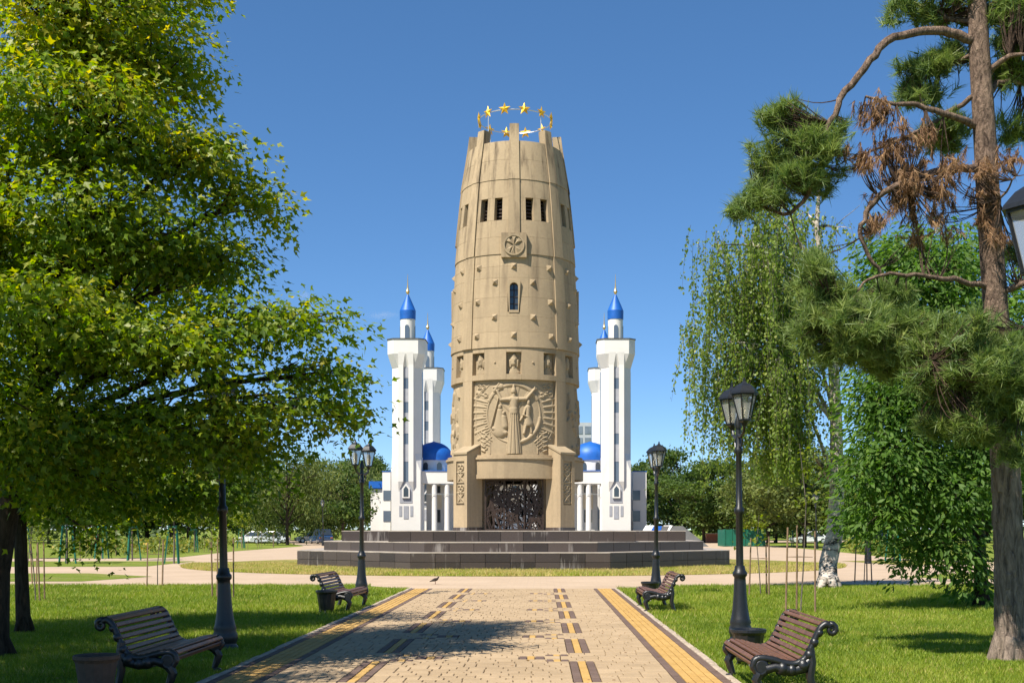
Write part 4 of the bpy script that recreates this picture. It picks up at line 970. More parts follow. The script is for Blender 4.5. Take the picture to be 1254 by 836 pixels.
# ---- weeping birch
bb = G(1014,721); birch = empty('birch_tree', bb); tag(birch, 'weeping birch with pale peeling trunk and hanging twigs', 'tree')
btp = [bb, P(1014,690,34.4),P(1022,655,34.4),P(1025,600,34.4),P(1024,520,34.3),P(1020,430,34.2),P(1010,350,34.1),P(1000,280,34),P(1004,215,34)]
mb = MB(); mb.tube([p-bb for p in btp], [.28,.255,.235,.20,.17,.145,.11,.07,.03], 14)
for k in range(5):
    a = k*1.257; mb.tube([(math.cos(a)*.15, math.sin(a)*.15, .3),(math.cos(a)*.34, math.sin(a)*.34, -.05)], [.14,.10], 6)
mb.build('trunk', 'bark_birch', birch, smooth=True, angle=80)
brm = MB(); tips = []
for (px_, py_, y, k) in [(880,300,33,7),(905,285,34.5,6),(930,250,33.5,7),(870,420,33.2,5),(905,380,34.8,5),(950,330,33,6),(985,260,34.2,8),(1030,290,34.8,8),(878,455,33.8,4),(895,430,33,5),(950,440,32.6,4),(915,470,33.4,4),(985,400,32.8,5),(890,350,34,6),(965,370,35.5,6)]:
    e = P(px_, py_, y); src = btp[k] if k < len(btp) else btp[-1]; src = btp[max(3, min(k-1, 7))]
    lp = limb_path(src, e, .12, .2, 8); brm.tube([p-bb for p in lp], [.06*(1-.85*i/7) for i in range(8)], 6); tips += lp[3:]
    for _ in range(3):
        q = lp[rng.integers(3,8)]; e2 = q+Vector((rng.normal()*.4+.15, rng.normal()*.6, rng.normal()*.3)); l2 = limb_path(q, e2, .1, .2, 4); brm.tube([p-bb for p in l2], [.018,.014,.01,.007], 4, False); tips += l2[1:]
brm.build('branches', 'bark_birch', birch, smooth=True)
str_ = MB(); LP = []; LD = []
for s in range(1150):
    q = tips[rng.integers(len(tips))]+Vector((rng.normal()*.25, rng.normal()*.35, rng.normal()*.1)); L = rng.uniform(.8, 3.4)*(1.0 if q.z > 5 else .7)
    L = min(L, q.z-2.9)
    if q.x > bb.x-.7 and rng.random() < .75: continue
    if L < .3: continue
    sway = Vector((rng.normal()*.12, rng.normal()*.12, 0)); pts = [q+sway*L*(t**.5)+Vector((0,0,-L*t)) for t in (0,.25,.5,.75,1)]
    str_.tube([p-bb for p in pts], [.006,.005,.005,.004,.003], 3, False)
    m_ = int(L*27)
    for _ in range(m_):
        t = rng.random(); i = min(3, int(t*4)); p = pts[i].lerp(pts[i+1], t*4-i); LP.append(np.array(p-bb)+rng.normal(0,.045,3)); LD.append((rng.normal()*.6, rng.normal()*.6, -1))
str_.build('hanging_twigs', 'bark_grey', birch)
LP = np.array(LP); n = len(LP); V, F = leaf_cloud(LP, np.array(LD)+rng.normal(0,.2,(n,3)), rng.normal(size=(n,3)), .095*(.6+.7*rng.random(n)), DIAM*np.array([1.25,1,1]), DIAM_F)
link('crown', np_mesh('crown', V, F, 'birch_leaf', np.repeat(np.clip(rng.normal(.45,.25,n),0,1), 2)), birch)
# ---- pine with green and dead boughs
pbse = G(1238,810); pine = empty('pine_tree', pbse); tag(pine, 'tall pine with furrowed trunk, arching bough and dead brown needles', 'tree')
YP = 15.3
ptp = [pbse, P(1238,770,YP),P(1236,680,YP),P(1232,590,YP),P(1226,480,YP),P(1218,360,YP),P(1211,260,YP),P(1205,150,YP),P(1199,60,YP),P(1196,-10,YP),P(1192,-140,YP)]
pr_ = [.215,.19,.18,.172,.16,.15,.142,.135,.125,.11,.07]
mb = MB(); mb.tube([p-pbse for p in ptp[:5]], pr_[:5], 18)
for k in range(6):
    a = k*1.05; mb.tube([(math.cos(a)*.12, math.sin(a)*.12, .3),(math.cos(a)*.27, math.sin(a)*.27, -.04)], [.10,.06], 6)
mb.build('trunk', 'bark_pine', pine, smooth=True, angle=80)
mb = MB(); mb.tube([p-pbse for p in ptp[4:]], pr_[4:], 16); mb.build('upper_trunk', 'bark_pine_upper', pine, smooth=True, angle=80)
# bark plates standing proud of the lower trunk
bpm = MB(); bpm.add([(-.5,.0,-.5),(.5,.0,-.5),(.5,0,.5),(-.5,0,.5),(-.34,-1,-.42),(.30,-1,-.40),(.36,-1,.36),(-.3,-1,.44)], [(4,5,6,7),(0,1,5,4),(1,2,6,5),(2,3,7,6),(3,0,4,7)]); bpme = bpm.mesh('bark_plate', 'bark_pine')
for k in range(260):
    z = rng.uniform(.12, 4.0); a = rng.uniform(0, 2*math.pi); i = 0
    zs_ = [p.z for p in ptp]; r = float(np.interp(z, zs_, pr_)); cx = float(np.interp(z, zs_, [p.x for p in ptp])); cy = float(np.interp(z, zs_, [p.y for p in ptp]))
    o = link('bark_plate', bpme, pine, (cx-pbse.x+(r-.012)*math.sin(a), cy-pbse.y-(r-.012)*math.cos(a), z), (0, rng.normal()*.08, a)); o.scale = (rng.uniform(.035,.085), rng.uniform(.012,.026), rng.uniform(.08,.26))
boughs = [ # pixel paths with depth, start radius
 ([(1196,52,15.3),(1165,40,15.2),(1125,38,15.1),(1085,52,15),(1058,85,14.9),(1030,120,14.9),(1014,160,14.9),(1006,200,15),(990,240,15.1),(960,262,15.2),(930,245,15.3)], .062),
 ([(1198,155,15.3),(1165,142,15.1),(1125,130,15),(1090,126,14.9),(1060,118,14.9)], .05),
 ([(1192,118,15.3),(1160,140,15.5),(1120,165,15.6),(1080,180,15.6),(1040,195,15.6)], .035),
 ([(1204,205,15.3),(1165,208,15),(1120,218,14.9),(1085,235,14.9),(1062,262,15),(1055,290,15),(1075,330,15.1),(1105,365,15.2)], .055),
 ([(1210,90,15.3),(1235,70,15.1),(1262,66,15)], .05),([(1208,118,15.3),(1228,102,15.5),(1270,105,15.7)], .05),
 ([(1212,352,15.3),(1180,345,15.1),(1140,338,14.9),(1100,335,14.8),(1065,342,14.8),(1045,365,14.8)], .04),
 ([(1222,362,15.3),(1260,345,15),(1300,330,14.8)], .05),
 ([(1226,440,15.3),(1180,410,15),(1130,400,14.8),(1080,400,14.6),(1030,380,14.6)], .05),
 ([(1230,500,15.3),(1200,480,14.7),(1170,450,14.3),(1140,440,14)], .05),([(1230,500,15.3),(1245,480,14.5),(1252,440,14),(1256,400,13.9)], .05),
 ([(1206,30,15.3),(1160,20,15.5),(1120,5,15.7),(1095,8,15.8)], .04),([(1204,60,15.3),(1160,80,15.7),(1120,85,15.9)], .035),([(1204,250,15.3),(1225,240,15),(1245,215,14.9)], .025)]
bm = MB(); tw = MB(); nodes = []
for pth, r0 in boughs:
    pts = [P(*q)-pbse for q in pth]; sm = []
    for i in range(len(pts)-1):
        p0, p1, p2, p3 = pts[max(i-1,0)], pts[i], pts[i+1], pts[min(i+2,len(pts)-1)]
        for k in range(4):
            t = k/4; sm.append(.5*((2*p1)+(p2-p0)*t+(2*p0-5*p1+4*p2-p3)*t*t+(3*p1-p0-3*p2+p3)*t**3)+Vector(rng.normal(size=3))*.012)
    sm.append(pts[-1]); n = len(sm); bm.tube(sm, [r0*(1-.7*k/(n-1)) for k in range(n)], 8); nodes += sm[n//3:]
nod = np.array([tuple(p) for p in nodes])
def needles(blobs, n_tuft, per, length, matn, nm, hang=0.0, twig=0.7):
    bl = [(np.array(b_[0])-np.array(pbse), np.array(b_[1])) for b_ in blobs]
    nb = max(40, n_tuft//(4 if hang else 9)); c_, d_, _ = sample_blobs(bl, nb, .6)            # branchlets: short feathery sprays with gaps between
    sub = [(c, np.array((.17,.17,.09))*rng.uniform(.6,1.3)) for c in c_]
    S, D, I = sample_blobs(sub, n_tuft, .6); D = unit(D*.5+d_[I])
    for s in range(n_tuft):
        if rng.random() < twig:
            j = int(np.argmin(((nod-S[s])**2).sum(1)))
            if np.linalg.norm(nod[j]-S[s]) < 1.6: tw.tube(limb_path(nod[j], S[s], -.10, .35, 6), [.010,.008,.007,.006,.005,.004], 4, False)
    ax = unit(D*.7+rng.normal(0,.5,(n_tuft,3))+np.array([0,0,.55-1.9*hang]))
    n = n_tuft*per; A = np.repeat(ax, per, 0); pos = np.repeat(S, per, 0)-A*(rng.random((n,1))*.20)+rng.normal(0,.006,(n,3))
    dr = unit(A*.9+rng.normal(0,.55,(n,3))+np.array([0,0,-hang*.8])); side = unit(np.cross(dr, rng.normal(size=(n,3))))
    L = length*(.7+.5*rng.random((n,1))); w = .0055
    V = np.stack([pos-side*w, pos+side*w, pos+dr*L], 1).reshape(-1,3); F = np.arange(3*n).reshape(-1,3)
    t = np.clip(np.repeat(rng.normal(.45,.17,n_tuft), per)+rng.normal(0,.15,n), 0, 1)
    link(nm, np_mesh(nm, V, F, matn, t), pine)
gb = [pb(962,145,15.2,45,28,.4),pb(1000,180,15.1,62,38,.5),pb(928,240,15.2,42,30,.45),pb(950,205,15.3,40,30,.4),pb(985,225,15.1,40,30,.4),pb(1135,12,15.6,55,26,.5),pb(1145,75,15.8,45,20,.4),pb(1135,110,15.9,35,18,.4),pb(1240,20,15.5,40,50,.6),pb(1245,85,15.6,30,25,.4),pb(1155,165,15.9,40,22,.4),pb(1235,165,15.9,25,20,.3),
      pb(1003,338,14.7,45,34,.5),pb(1035,395,14.6,70,50,.7),pb(1085,430,14.7,55,30,.6),pb(1140,410,14.6,60,40,.6),pb(1180,440,14,75,60,.8),pb(1235,470,13.8,50,60,.7),pb(1195,510,14.2,65,40,.6),pb(1235,555,14,35,22,.4),pb(1100,360,15,50,22,.5), pb(1250,300,16,20,25,.3)]
needles(gb, 4800, 32, .165, 'needle', 'needles')
db = [pb(1095,190,15,55,45,.4),pb(1115,240,15,60,35,.4),pb(1150,275,15.1,35,30,.3),pb(1090,262,15,45,32,.3),pb(1205,225,15.0,28,40,.25),pb(1208,285,15.0,25,38,.25),pb(1240,205,15,14,18,.2),pb(1075,140,15,22,22,.3),pb(1130,300,15.1,28,24,.3),pb(1150,225,15,50,40,.4)]
needles(db, 420, 30, .125, 'dead_needle', 'dead_needles', .9, .9)
bm.build('boughs', 'bark_pine_upper', pine, smooth=True, angle=80); tw.build('twigs', 'bark_twig', pine)

# ------------------------------------------------------------------ background trees
def far_tree_meshes(seed, H, W, mat, n_spray, per, size, weep=False):
    rr = np.random.default_rng(seed); bl = []
    for k in range(16):
        a = rr.uniform(0, 2*np.pi); z = rr.uniform(.24, .92)*H; rad = W*(.55*math.sin(math.pi*min(1,(z/H-.1)/.95))**.7); rd = rad*rr.uniform(.2,1)
        bl.append((np.array((rd*math.cos(a), rd*math.sin(a), z)), np.array((W*.26, W*.26, H*.11))*rr.uniform(.7,1.3)))
    mb = MB(); mb.tube([(0,0,-.1),(.1,0,H*.3),(0,.15,H*.6),(.1,0,H*.85)], [.028*H*.7,.02*H*.7,.012*H*.7,.03], 8)
    for c, e in bl: mb.tube([(.05,0,max(H*.2,c[2]-.25*H)), tuple(c*.55+np.array((0,0,c[2]*.4))), tuple(c)], [.010*H,.007*H,.02], 5)
    idx = rr.integers(0, len(bl), n_spray); d = unit(rr.normal(size=(n_spray,3))); r = rr.random(n_spray)**.4
    S = np.array([bl[i][0] for i in idx])+d*np.array([bl[i][1] for i in idx])*r[:,None]
    n = n_spray*per; off = rr.normal(0, 1, (n,3))*np.array((.38,.38,.9 if weep else .22)); off[:,2] -= .5 if weep else 0
    pos = np.repeat(S, per, 0)+off
    dirs = rr.normal(size=(n,3))+np.array((0,0,-1.8 if weep else -.3)); nr = rr.normal(0,.6,(n,3))+np.array((0,0,.3 if weep else .9))
    V, F = leaf_cloud(pos, dirs, nr, size*(.6+.8*rr.random(n)), DIAM*np.array([.6 if weep else 1.3,1,1]), DIAM_F)
    t = np.clip(np.repeat(rr.normal(.42,.18,n_spray), per)+rr.normal(0,.12,n), 0, 1)
    return mb.mesh('trunk', 'bark_dark', True, 80), np_mesh('crown', V, F, mat, np.repeat(t,2))
FT = [far_tree_meshes(21,10,8,'far_leaf',700,14,.34), far_tree_meshes(22,11,9,'far_leaf',760,14,.34), far_tree_meshes(23,10,8.5,'willow_leaf',760,14,.34,True), far_tree_meshes(24,9,6.5,'willow_leaf',600,14,.30), far_tree_meshes(25,12,7,'far_leaf',700,14,.32)]
def far_tree(kind, px_, top, Y, wid=1.0, label='', group=None):
    hgt = EYE+(HY-top)/FPX*Y; base_h = (10,11,10,9,12)[kind]; s = hgt/base_h
    g = empty(('broadleaf_tree','broadleaf_tree','willow_tree','birch_tree','broadleaf_tree')[kind], ((px_-HX)/FPX*Y, Y, 0), rng.uniform(0,6.28)); g.scale = (s*wid, s*wid, s)
    link('trunk', FT[kind][0], g); link('crown', FT[kind][1], g); tag(g, label, 'tree', group)
GR = 'trees bounding the plaza'
TREES = [
 (2,352,545,128,1.0,'drooping willow behind the far end of the flower bed lawn'),(0,402,560,150,1.0,'dark broadleaf tree right behind the dark blue car'),
 (2,420,556,165,.9,'drooping willow between the dark blue car and the mosque side porch'),(4,462,548,205,.9,'tall narrow broadleaf tree rising behind the mosque side porch roof'),
 (1,440,565,195,1.0,'round broadleaf tree just behind the side porch with the blue roof'),(0,318,552,150,1.2,'dark broadleaf tree behind the silver car'),
 (1,270,560,160,1.2,'dark broadleaf tree behind the lamp under the maples'),(3,230,565,150,1.1,'light green loose tree behind the propped young trees'),
 (0,180,560,158,1.3,'dark broadleaf tree behind the lone staked sapling'),(1,120,555,150,1.3,'dark broadleaf tree behind the yellow flower bed'),
 (2,60,560,140,1.1,'drooping willow seen past the slimmer maple trunk'),(0,0,555,150,1.3,'dark broadleaf tree hidden behind the large maple trunk'),
 (1,-60,550,150,1.3,'dark broadleaf tree past the large maple at the row end'),(0,385,575,182,1.3,'lower broadleaf tree behind the white and blue cars'),
 (1,300,575,185,1.3,'lower broadleaf tree behind the white car and saplings'),(4,210,575,185,1.6,'broad low tree deep behind the propped young trees'),
 (1,90,570,185,1.5,'broad low tree deep behind the flower bed'),(0,-30,570,185,1.6,'broad low tree deep behind the large maple'),
 (2,803,556,190,.9,'drooping willow right behind the mosque wing and far lamp'),(0,832,548,178,1.1,'tall dark broadleaf tree above the grey paved bank'),
 (1,862,566,150,1.2,'dark broadleaf tree behind the orange planter'),(1,908,566,150,1.3,'dark broadleaf tree right behind the green fence'),
 (0,950,560,148,1.3,'dark broadleaf tree between the green fence and the birch'),(3,985,540,110,1.1,'light green loose tree before the white car by the birch'),
 (1,1010,560,150,1.4,'dark broadleaf tree directly behind the birch trunk'),(0,1060,555,150,1.4,'dark broadleaf tree behind the dark car'),
 (3,1105,550,130,1.2,'light green loose tree behind the pale flower bed'),(1,1150,548,150,1.4,'dark broadleaf tree behind the leafy ash'),
 (0,1210,545,150,1.4,'dark broadleaf tree behind the pine trunk'),(1,1275,548,150,1.4,'dark broadleaf tree past the pine at the belt end'),
 (4,782,556,215,1.0,'narrow broadleaf tree peeping over the mosque wing'),(0,880,585,185,1.6,'broad low tree deep behind the orange planter'),
 (1,980,580,185,1.6,'broad low tree deep behind the white car by the birch'),(0,1080,575,185,1.6,'broad low tree deep behind the dark car'),
 (1,1180,575,185,1.6,'broad low tree deep behind the ash and pine'),(3,940,545,118,.9,'light green loose tree beside the green fence')]
for kind, x, top, Y, w, lb in TREES: far_tree(kind, x, top, Y, w, lb, GR)
# wood far behind, one mass
n = 26000; xs = rng.uniform(-260, 300, n); keep = (np.abs(xs+4) > 0); hh = (7+3*np.sin(xs*.11)+2*np.sin(xs*.37+1))*1.1
pos = np.stack([xs, 215+rng.uniform(0,12,n), hh*rng.random(n)**.7], -1)
V, F = leaf_cloud(pos, rng.normal(size=(n,3)), rng.normal(0,.6,(n,3))+np.array((0,-.3,.8)), 1.1*(.6+.8*rng.random(n)), DIAM*np.array([1.4,1,1]), DIAM_F)
o = link('far_wood', np_mesh('far_wood', V, F, 'far_leaf', np.repeat(np.clip(rng.normal(.35,.2,n),0,1),2))); tag(o, 'dark far wood closing the view behind the tree belt', 'wood', None, 'stuff')

# ---- young trees with stakes
def globe_mesh(seed, r, n, mat='young_leaf', size=.16):
    rr = np.random.default_rng(seed); d = unit(rr.normal(size=(n,3))); p = d*r*(rr.random((n,1))**.35)*np.array((1.15,1.15,.8))*(1+.18*np.sin(d[:,0:1]*7+d[:,2:3]*5))
    V, F = leaf_cloud(p, rr.normal(size=(n,3)), rr.normal(0,.6,(n,3))+np.array((0,0,.8)), size*(.6+.8*rr.random(n)), DIAM*np.array([1.3,1,1]), DIAM_F)
    return np_mesh('crown', V, F, mat, np.repeat(np.clip(rr.normal(.45,.25,n),0,1),2))
gm = [globe_mesh(31,.85,900), globe_mesh(32,.75,700)]
def young_tree(px_, py_, label, props, h=2.2, k=0, sc=1.0):
    p = G(px_, py_); g = empty('young_tree', p, rng.uniform(0,6)); g.scale = (sc*.88,)*3; tag(g, label, 'young tree', 'propped young trees')
    MB().tube([(0,0,-.05),(.02,0,h*.5),(0,0.02,h)], [.045,.038,.03], 6).build('trunk', 'bark_grey', g)
    link('crown', gm[k], g, (0,0,h+.25))
    for i in range(3):
        a = R(120*i+20); MB().bar((.42*math.cos(a),.42*math.sin(a),-.05),(.22*math.cos(a),.22*math.sin(a),1.75), .065).build('prop', props, g)
    MB().tube([(.22*math.cos(R(120*i+20)),.22*math.sin(R(120*i+20)),1.68) for i in (0,1,2,0)], .035, 5, False).build('brace', props, g)
for x, y, sc, lb in ((213,690,1.2,'nearest the wedge tip of grass'),(82,690,1.2,'seen just past the slimmer maple'),(162,686,1.2,'at the front edge of the yellow flower bed'),(125,684,1.2,'between two thin saplings by the flower bed'),(238,676,1.1,'at the bend of the paved path'),(296,671,1.1,'in front of the white and silver cars'),(30,684,1.2,'showing between the two maple trunks')):
    young_tree(x, y, 'young yellow-green tree with green props '+lb, 'green_paint', 2.3, (x % 2), sc)
for x, y, sc, lb in ((1094,687,1.2,'on the small patch behind the ash'),(1020,671,1.1,'right behind the birch trunk'),(972,669,1.0,'before the white car by the birch'),(1150,688,1.2,'half hidden by the ash branches'),(918,668,1.0,'in front of the green fence'),(935,666,1.0,'at the end of the green fence')):
    young_tree(x, y, 'young yellow-green tree with green props '+lb, 'green_paint', 2.3, (x % 2), sc)
def stake_set(px_, py_, label, stem_h=3.2, hs=1.35, n=3, spread=.30):
    p = G(px_, py_); g = empty('staked_sapling', p, rng.uniform(0,6)); tag(g, label, 'sapling', 'staked saplings')
    for i in range(n):
        a = R(360/n*i+rng.uniform(-15,15)); MB().tube([(spread*math.cos(a),spread*math.sin(a),-.05),(spread*.92*math.cos(a)+rng.normal()*.03,spread*.92*math.sin(a)+rng.normal()*.03,hs*rng.uniform(.9,1.1))], [.020,.017], 6).build('stake', 'stake_wood', g)
    w1, w2 = rng.normal()*.1, rng.normal()*.1
    MB().tube([(0,0,-.05),(w1*.4,0,stem_h*.3),(w1,w2*.5,stem_h*.65),(w1*.5,w2,stem_h)], [.016,.014,.010,.005], 5).build('stem', 'bark_grey', g)
    MB().tube([(spread*.9*math.cos(R(120*i)),spread*.9*math.sin(R(120*i)),hs*.7) for i in (0,1,2,0)], .006, 4, False).build('tie', 'stake_wood', g)
    m_ = 90; pp = np.stack([w1*.7+rng.normal(0,.22,m_), w2*.6+rng.normal(0,.22,m_), stem_h*rng.uniform(.62,1.03,m_)], -1)
    V, F = leaf_cloud(pp, rng.normal(size=(m_,3))+np.array((0,0,-.4)), rng.normal(0,.5,(m_,3))+np.array((0,0,1)), .09*(.6+.8*rng.random(m_)), DIAM*np.array([1.3,1,1]), DIAM_F)
    link('leaves', np_mesh('leaves', V, F, 'young_leaf', np.repeat(np.clip(rng.normal(.35,.2,m_),0,1),2)), g)
stake_set(193,719,'sapling tied to three stakes alone at the edge of the maple lawn', 2.2)
stake_set(270,734,'sapling tied to stakes just behind the lamp under the maples', 1.9)
stake_set(44,738,'sapling tied to stakes behind the slimmer maple', 2.0)
stake_set(34,716,'sapling tied to stakes at the plaza edge behind the maples', 1.9)
stake_set(932,731,'leaning sapling tied to stakes between the lamp and the green fence', 2.0)
stake_set(980,752,'tall sapling tied to stakes behind the sun dappled bench', 3.3, 1.6)
stake_set(1058,713,'sapling tied to stakes on the plaza edge beyond the birch', 2.2)
for k, (x, y) in enumerate(((105,684),(118,680),(142,681),(255,676),(272,674),(300,673),(318,671),(335,670))):
    stake_set(x, y, 'thin sapling tied to stakes on the flower bed lawn', 2.0, 1.5, 2)
# flower bed planting
def planting(name, quads, n, h, label):
    a, b_, c, d = [np.array(G(*q)) for q in quads]; u, v = rng.random((n,1)), rng.random((n,1))
    p = (a*(1-u)+b_*u)*(1-v)+(d*(1-u)+c*u)*v; p[:,2] = h*rng.random(n)**.6
    V, F = leaf_cloud(p, rng.normal(size=(n,3))+np.array((0,0,.8)), rng.normal(0,.6,(n,3))+np.array((0,0,.6)), .22*(.6+.8*rng.random(n)), DIAM*np.array([1.3,1,1]), DIAM_F)
    tag(link(name, np_mesh(name, V, F, 'flower', np.repeat(np.clip(rng.beta(2,2.2,n),0,1),2))), label, 'flower bed', None, 'stuff')
planting('flower_bed', ((60,681),(210,679),(300,668),(120,668)), 9000, .75, 'yellow and green flower bed on the lawn behind the maples')
planting('flower_bed', ((1035,677),(1090,682),(1120,675),(1050,670)), 3500, .8, 'pale flower bed on the lawn beyond the birch')

# ------------------------------------------------------------------ cars, fence box, bird
def make_car(paint, suv=False):
    root = empty('parked_car'); L, W = 4.35, 1.74; hb = .80 if not suv else .92; hr = 1.45 if not suv else 1.70
    def sect(pts, inset):
        n = len(pts); v = [(x,-W/2+i,z) for (x,z),i in zip(pts,inset)]+[(x,W/2-i,z) for (x,z),i in zip(pts,inset)]
        return v, [(i,(i+1)%n,n+(i+1)%n,n+i) for i in range(n)]+[tuple(range(n-1,-1,-1)), tuple(range(n,2*n))]
    low = [(-L/2+.08,.22),(L/2-.1,.22),(L/2,.42),(L/2-.04,.62),(L/2-.25,hb-.10),(L/2-1.15,hb),(-L/2+.45 if not suv else -L/2+.1,hb+.03),(-L/2,hb-.1),(-L/2,.45)]
    MB().add(*sect(low, [.06,.06,.03,.0,.05,.05,.05,.05,.0])).build('body', paint, root)
    rear = -L/2+.35 if not suv else -L/2+.14
    cab = [(L/2-1.15,hb-.01),(L/2-1.95,hr-.03),(L/2-2.2,hr),(rear+.75 if not suv else rear+.25,hr-.02),(rear,hb+.01)]
    MB().add(*sect(cab, [.07,.22,.24,.24,.10])).build('cabin', paint, root)
    gl = [(L/2-1.30,hb+.05),(L/2-1.98,hr-.10),(rear+.80 if not suv else rear+.35,hr-.10),(rear+.25,hb+.06)]
    for s in (-1, 1):
        MB().add([(x, s*(W/2-(.075 if z < hb+.2 else .19)), z) for x,z in gl], [(0,1,2,3) if s > 0 else (3,2,1,0)]).build('side_window', 'dark_glass', root)
        MB().lathe([(.10,-.02),(.09,.02)], 8).build('headlight', 'headlight', root, (L/2-.02, s*.62, .60), (0,R(90),0))
        MB().box(-.03,.03,-.12,.12,-.07,.07).build('tail_light', 'brick_red', root, (-L/2-.01, s*.66, .72))
        for x in (L/2-.82, -L/2+.80):
            w = empty('wheel', (x, s*(W/2-.12), .31), 0); w.parent = root; w.rotation_euler = (R(90),0,0)
            MB().lathe([(.20,-.10),(.30,-.10),(.315,-.07),(.315,.07),(.30,.10),(.20,.10)], 18).build('tyre', 'tyre', w)
            MB().lathe([(.02,-.105),(.19,-.105),(.20,-.09),(.20,.09),(.19,.105),(.02,.105)], 12).build('rim', 'steel', w)
    MB().add([(L/2-1.22,-W/2+.14,hb+.04),(L/2-1.22,W/2-.14,hb+.04),(L/2-1.93,W/2-.28,hr-.08),(L/2-1.93,-W/2+.28,hr-.08)], [(0,1,2,3)]).build('windscreen', 'dark_glass', root, (.03,0,.02))
    MB().add([(rear+.02,W/2-.2,hb+.08),(rear+.02,-W/2+.2,hb+.08),((rear+.68 if not suv else rear+.2),-W/2+.3,hr-.10),((rear+.68 if not suv else rear+.2),W/2-.3,hr-.10)], [(0,1,2,3)]).build('rear_window', 'dark_glass', root, (-.04,0,.03))
    return root
CARS = [('car_white',False,383,664.3,200,'white car parked behind the dark blue car'),('car_blue',True,393,665.5,115,'dark blue car parked before the white car'),('car_white',False,311,665,170,'white car parked behind the flower bed saplings'),('car_silver',False,331,665.2,172,'silver car parked next to the white car behind the saplings'),
        ('car_white',False,991,665.2,188,'white car parked on the lawn edge behind the birch'),('car_dark',True,1066,664.6,180,'dark car parked behind the young trees with green props'),('car_dark',False,1100,664,10,'dark low car parked behind the leafy ash')]
for pt, suv, x, y, rz, lb in CARS:
    o = make_car(pt, suv); o.location = G(x, y); o.rotation_euler = (0,0,R(rz)); tag(o, lb, 'car', 'cars parked beyond the plaza')
gbx = empty('site_fence', G(912,669), R(6)); tag(gbx, 'green sheet metal fence enclosure at the edge of the plaza', 'fence')
s_ = G(912,669).y/FPX; wB = 50*s_; hB = 21*s_
for k in range(6):
    x0 = -wB/2+wB*k/6; MB().box(x0+.02, x0+wB/6-.02, 0, .05, .05, hB).build('panel', 'green_paint', gbx)
    MB().box(x0+.02, x0+wB/6-.02, 2.6, 2.65, .05, hB).build('panel', 'green_paint', gbx)
for x in (-wB/2, wB/2): MB().box(x-.03, x+.03, 0.06, 2.59, .05, hB).build('panel', 'green_paint', gbx)
for k in range(7):
    x = -wB/2+wB*k/6; MB().box(x-.05, x+.05, -.06, -.005, 0, hB+.05).build('post', 'green_paint', gbx)
kb = empty('brick_planter', G(882,664.5), 0); tag(kb, 'small orange brick planter box beside the green fence', 'planter')
MB().box(-1.6,1.6,0,1.5,0,1.1).build('wall', 'brick_red', kb); MB().box(-1.7,1.7,-.1,1.6,1.1,1.22).build('coping', 'granite_top', kb)
bird = empty('pigeon', P(533,711,36.5)-Vector((0,0,0)), R(20)); tag(bird, 'small dark bird standing on the paving before the podium', 'bird')
bird.location = G(533,715,0.012); bird.scale = (.72,)*3
mb = MB(); mb.tube([(-.20,0,.13),(-.12,0,.16),(-.02,0,.19),(.06,0,.21),(.11,0,.25),(.13,0,.29)], [.012,.045,.07,.062,.04,.028], 10); mb.tube([(.12,0,.29),(.15,0,.30),(.18,0,.295)], [.03,.026,.004], 8)
mb.tube([(-.12,0,.15),(-.24,0,.12)], [.03,.018], 6); mb.build('body', 'bird_dark', bird, smooth=True)
for s in (-.025,.025): MB().tube([(.0,s,.13),(.01,s,.06),(.0,s,.004)], .007, 5).build('leg', 'brick_red', bird)
for s in (-1,1): MB().add([(.06,s*.062,.22),(-.05,s*.075,.22),(-.20,s*.03,.14),(-.05,s*.072,.15)], [(0,1,2,3)]).build('wing', 'bird_dark', bird)

# ------------------------------------------------------------------ grass blades
def grass(name, areas, label, hgt=(.035,.075), w=.006, mat='grass_blade', dry=0.0):
    Ps = []; Hs = []
    for (x0, x1, y0, y1, dens, hm) in areas:
        n = int((x1-x0)*(y1-y0)*dens); Ps.append(np.stack([rng.uniform(x0,x1,n), rng.uniform(y0,y1,n)], -1)); Hs.append(np.full(n, hm))
    p = np.concatenate(Ps); hm = np.concatenate(Hs)
    if name == 'dry_grass':
        rr_ = np.hypot(p[:,0]-TX, p[:,1]-TY); ang = np.abs(np.arctan2(p[:,0]-TX, TY-p[:,1])); k = (rr_ < 15.2)&(np.maximum.reduce([np.abs(p[:,0]-TX), np.abs(p[:,1]-TY), (np.abs(p[:,0]-TX)+np.abs(p[:,1]-TY))*.7071]) > 9.6); p = p[k]; hm = hm[k]
    n = len(p)
    pat = np.sin(p[:,0]*.9+1.3*np.sin(p[:,1]*.5))*np.sin(p[:,1]*.8+1.1*np.sin(p[:,0]*.7)); pat2 = np.sin(p[:,0]*3.1+2*np.sin(p[:,1]*2.3))*np.sin(p[:,1]*2.7+1.7*np.sin(p[:,0]*1.9))
    h = rng.uniform(hgt[0], hgt[1], n)*hm*(1+.25*pat2); a = rng.random(n)*2*np.pi; lean = rng.normal(0,.45,(n,2))*h[:,None]
    b0 = np.stack([p[:,0], p[:,1], np.full(n,.018)], -1); sd = np.stack([np.cos(a), np.sin(a), np.zeros(n)], -1)*w*(.7+.6*rng.random((n,1)))*hm[:,None]
    tip = b0+np.stack([lean[:,0], lean[:,1], h], -1)
    V = np.stack([b0-sd, b0+sd, tip], 1).reshape(-1,3)
    t = np.clip(.42+dry+.16*pat+.12*pat2+rng.normal(0,.16,n)+.42*(rng.random(n) < .07+.30*(pat < -.5)*(pat2 > 0)), 0, 1)
    o = link(name, np_mesh(name, V, np.arange(3*n).reshape(-1,3), mat, t)); tag(o, label, 'grass', None, 'stuff'); return o
xl, xr = XC-HW-0.07, XC+HW+0.07
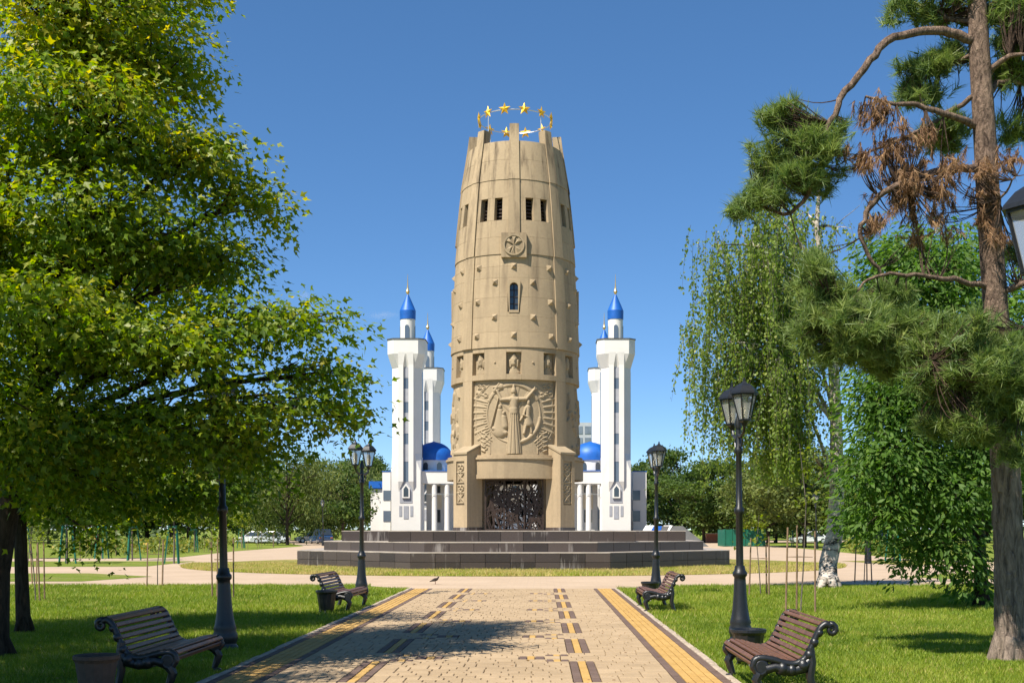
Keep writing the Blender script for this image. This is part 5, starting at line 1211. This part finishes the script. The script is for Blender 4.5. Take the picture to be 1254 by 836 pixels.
grass('grass', [(-8.5,xl,11.5,16,2600,1.0),(-10.5,xl,16,22,1700,1.1),(-13,xl,22,28,1000,1.3),(-17,xl,28,33.4,650,1.5),(-17,-4.9,33.4,35.5,650,1.5)], 'short green grass of the lawn under the maples')
grass('grass', [(xr,6.6,11.5,16,2600,1.0),(xr,8.4,16,22,1700,1.1),(xr,11,22,28,1000,1.3),(xr,13.5,28,33.6,650,1.5),(3.3,13.5,33.6,35.3,650,1.5)], 'short green grass of the lawn under the pine')
grass('dry_grass', [(TX-15.3,TX+15.3,42.6,58,330,2.0)], 'dry yellow grass growing round the podium', dry=.50)

# fallen leaves on the path and lawns
n = 420; p = np.stack([rng.uniform(-6.5, 5.5, n), rng.uniform(12.5, 33, n), np.full(n, .052)], -1)
V, F = leaf_cloud(p, rng.normal(size=(n,3))*np.array((1,1,.15)), rng.normal(0,.15,(n,3))+np.array((0,0,1)), .045*(.6+.8*rng.random(n)), DIAM*np.array([1.3,1,1]), DIAM_F)
tag(link('fallen_leaves', np_mesh('fallen_leaves', V, F, 'dead_needle', np.repeat(rng.random(n),2))), 'scattered dry leaves on the brick path and lawns', 'leaves', None, 'stuff')

# two small wisps of cloud, real volumes far off
m = bpy.data.materials.new('cloud_vapour'); m.use_nodes = True; M['cloud_vapour'] = m; nt = m.node_tree; nt.nodes.remove(nt.nodes['Principled BSDF'])
pv = node(nt, 'ShaderNodeVolumePrincipled'); pv.inputs['Color'].default_value = (1,1,1,1)
tc = coords(nt, (1,1,1)); ln = node(nt, 'ShaderNodeVectorMath', operation='LENGTH'); nt.links.new(tc, ln.inputs[0])
fo = node(nt, 'ShaderNodeMapRange'); nt.links.new(ln.outputs['Value'], fo.inputs[0]); fo.inputs[1].default_value = 0.1; fo.inputs[2].default_value = 0.98; fo.inputs[3].default_value = 1; fo.inputs[4].default_value = 0
nz = node(nt, 'ShaderNodeMapRange'); nt.links.new(noise(nt, 2.2, 5, 0.6, coords(nt, (1,1,.5))), nz.inputs[0]); nz.inputs[1].default_value = 0.40; nz.inputs[2].default_value = 0.7; nz.inputs[4].default_value = 0.010
mu = node(nt, 'ShaderNodeMath', operation='MULTIPLY'); nt.links.new(fo.outputs[0], mu.inputs[0]); nt.links.new(nz.outputs[0], mu.inputs[1]); nt.links.new(mu.outputs[0], pv.inputs['Density'])
nt.links.new(pv.outputs[0], nt.nodes['Material Output'].inputs['Volume'])
for x_, y_, w_, h_, lb in ((468,386,46,10,'thin white wisp of cloud beside the minaret'),(372,362,20,14,'tiny faint wisp of cloud past the maple crown')):
    mb = MB(); mb.lathe([(max(.01,math.cos(R(a))), math.sin(R(a))) for a in range(-90,91,15)], 20)
    o = mb.build('cloud', 'cloud_vapour', None, P(x_, y_, 3000)); o.scale = (w_, 40, h_); tag(o, lb, 'cloud', None, 'stuff')
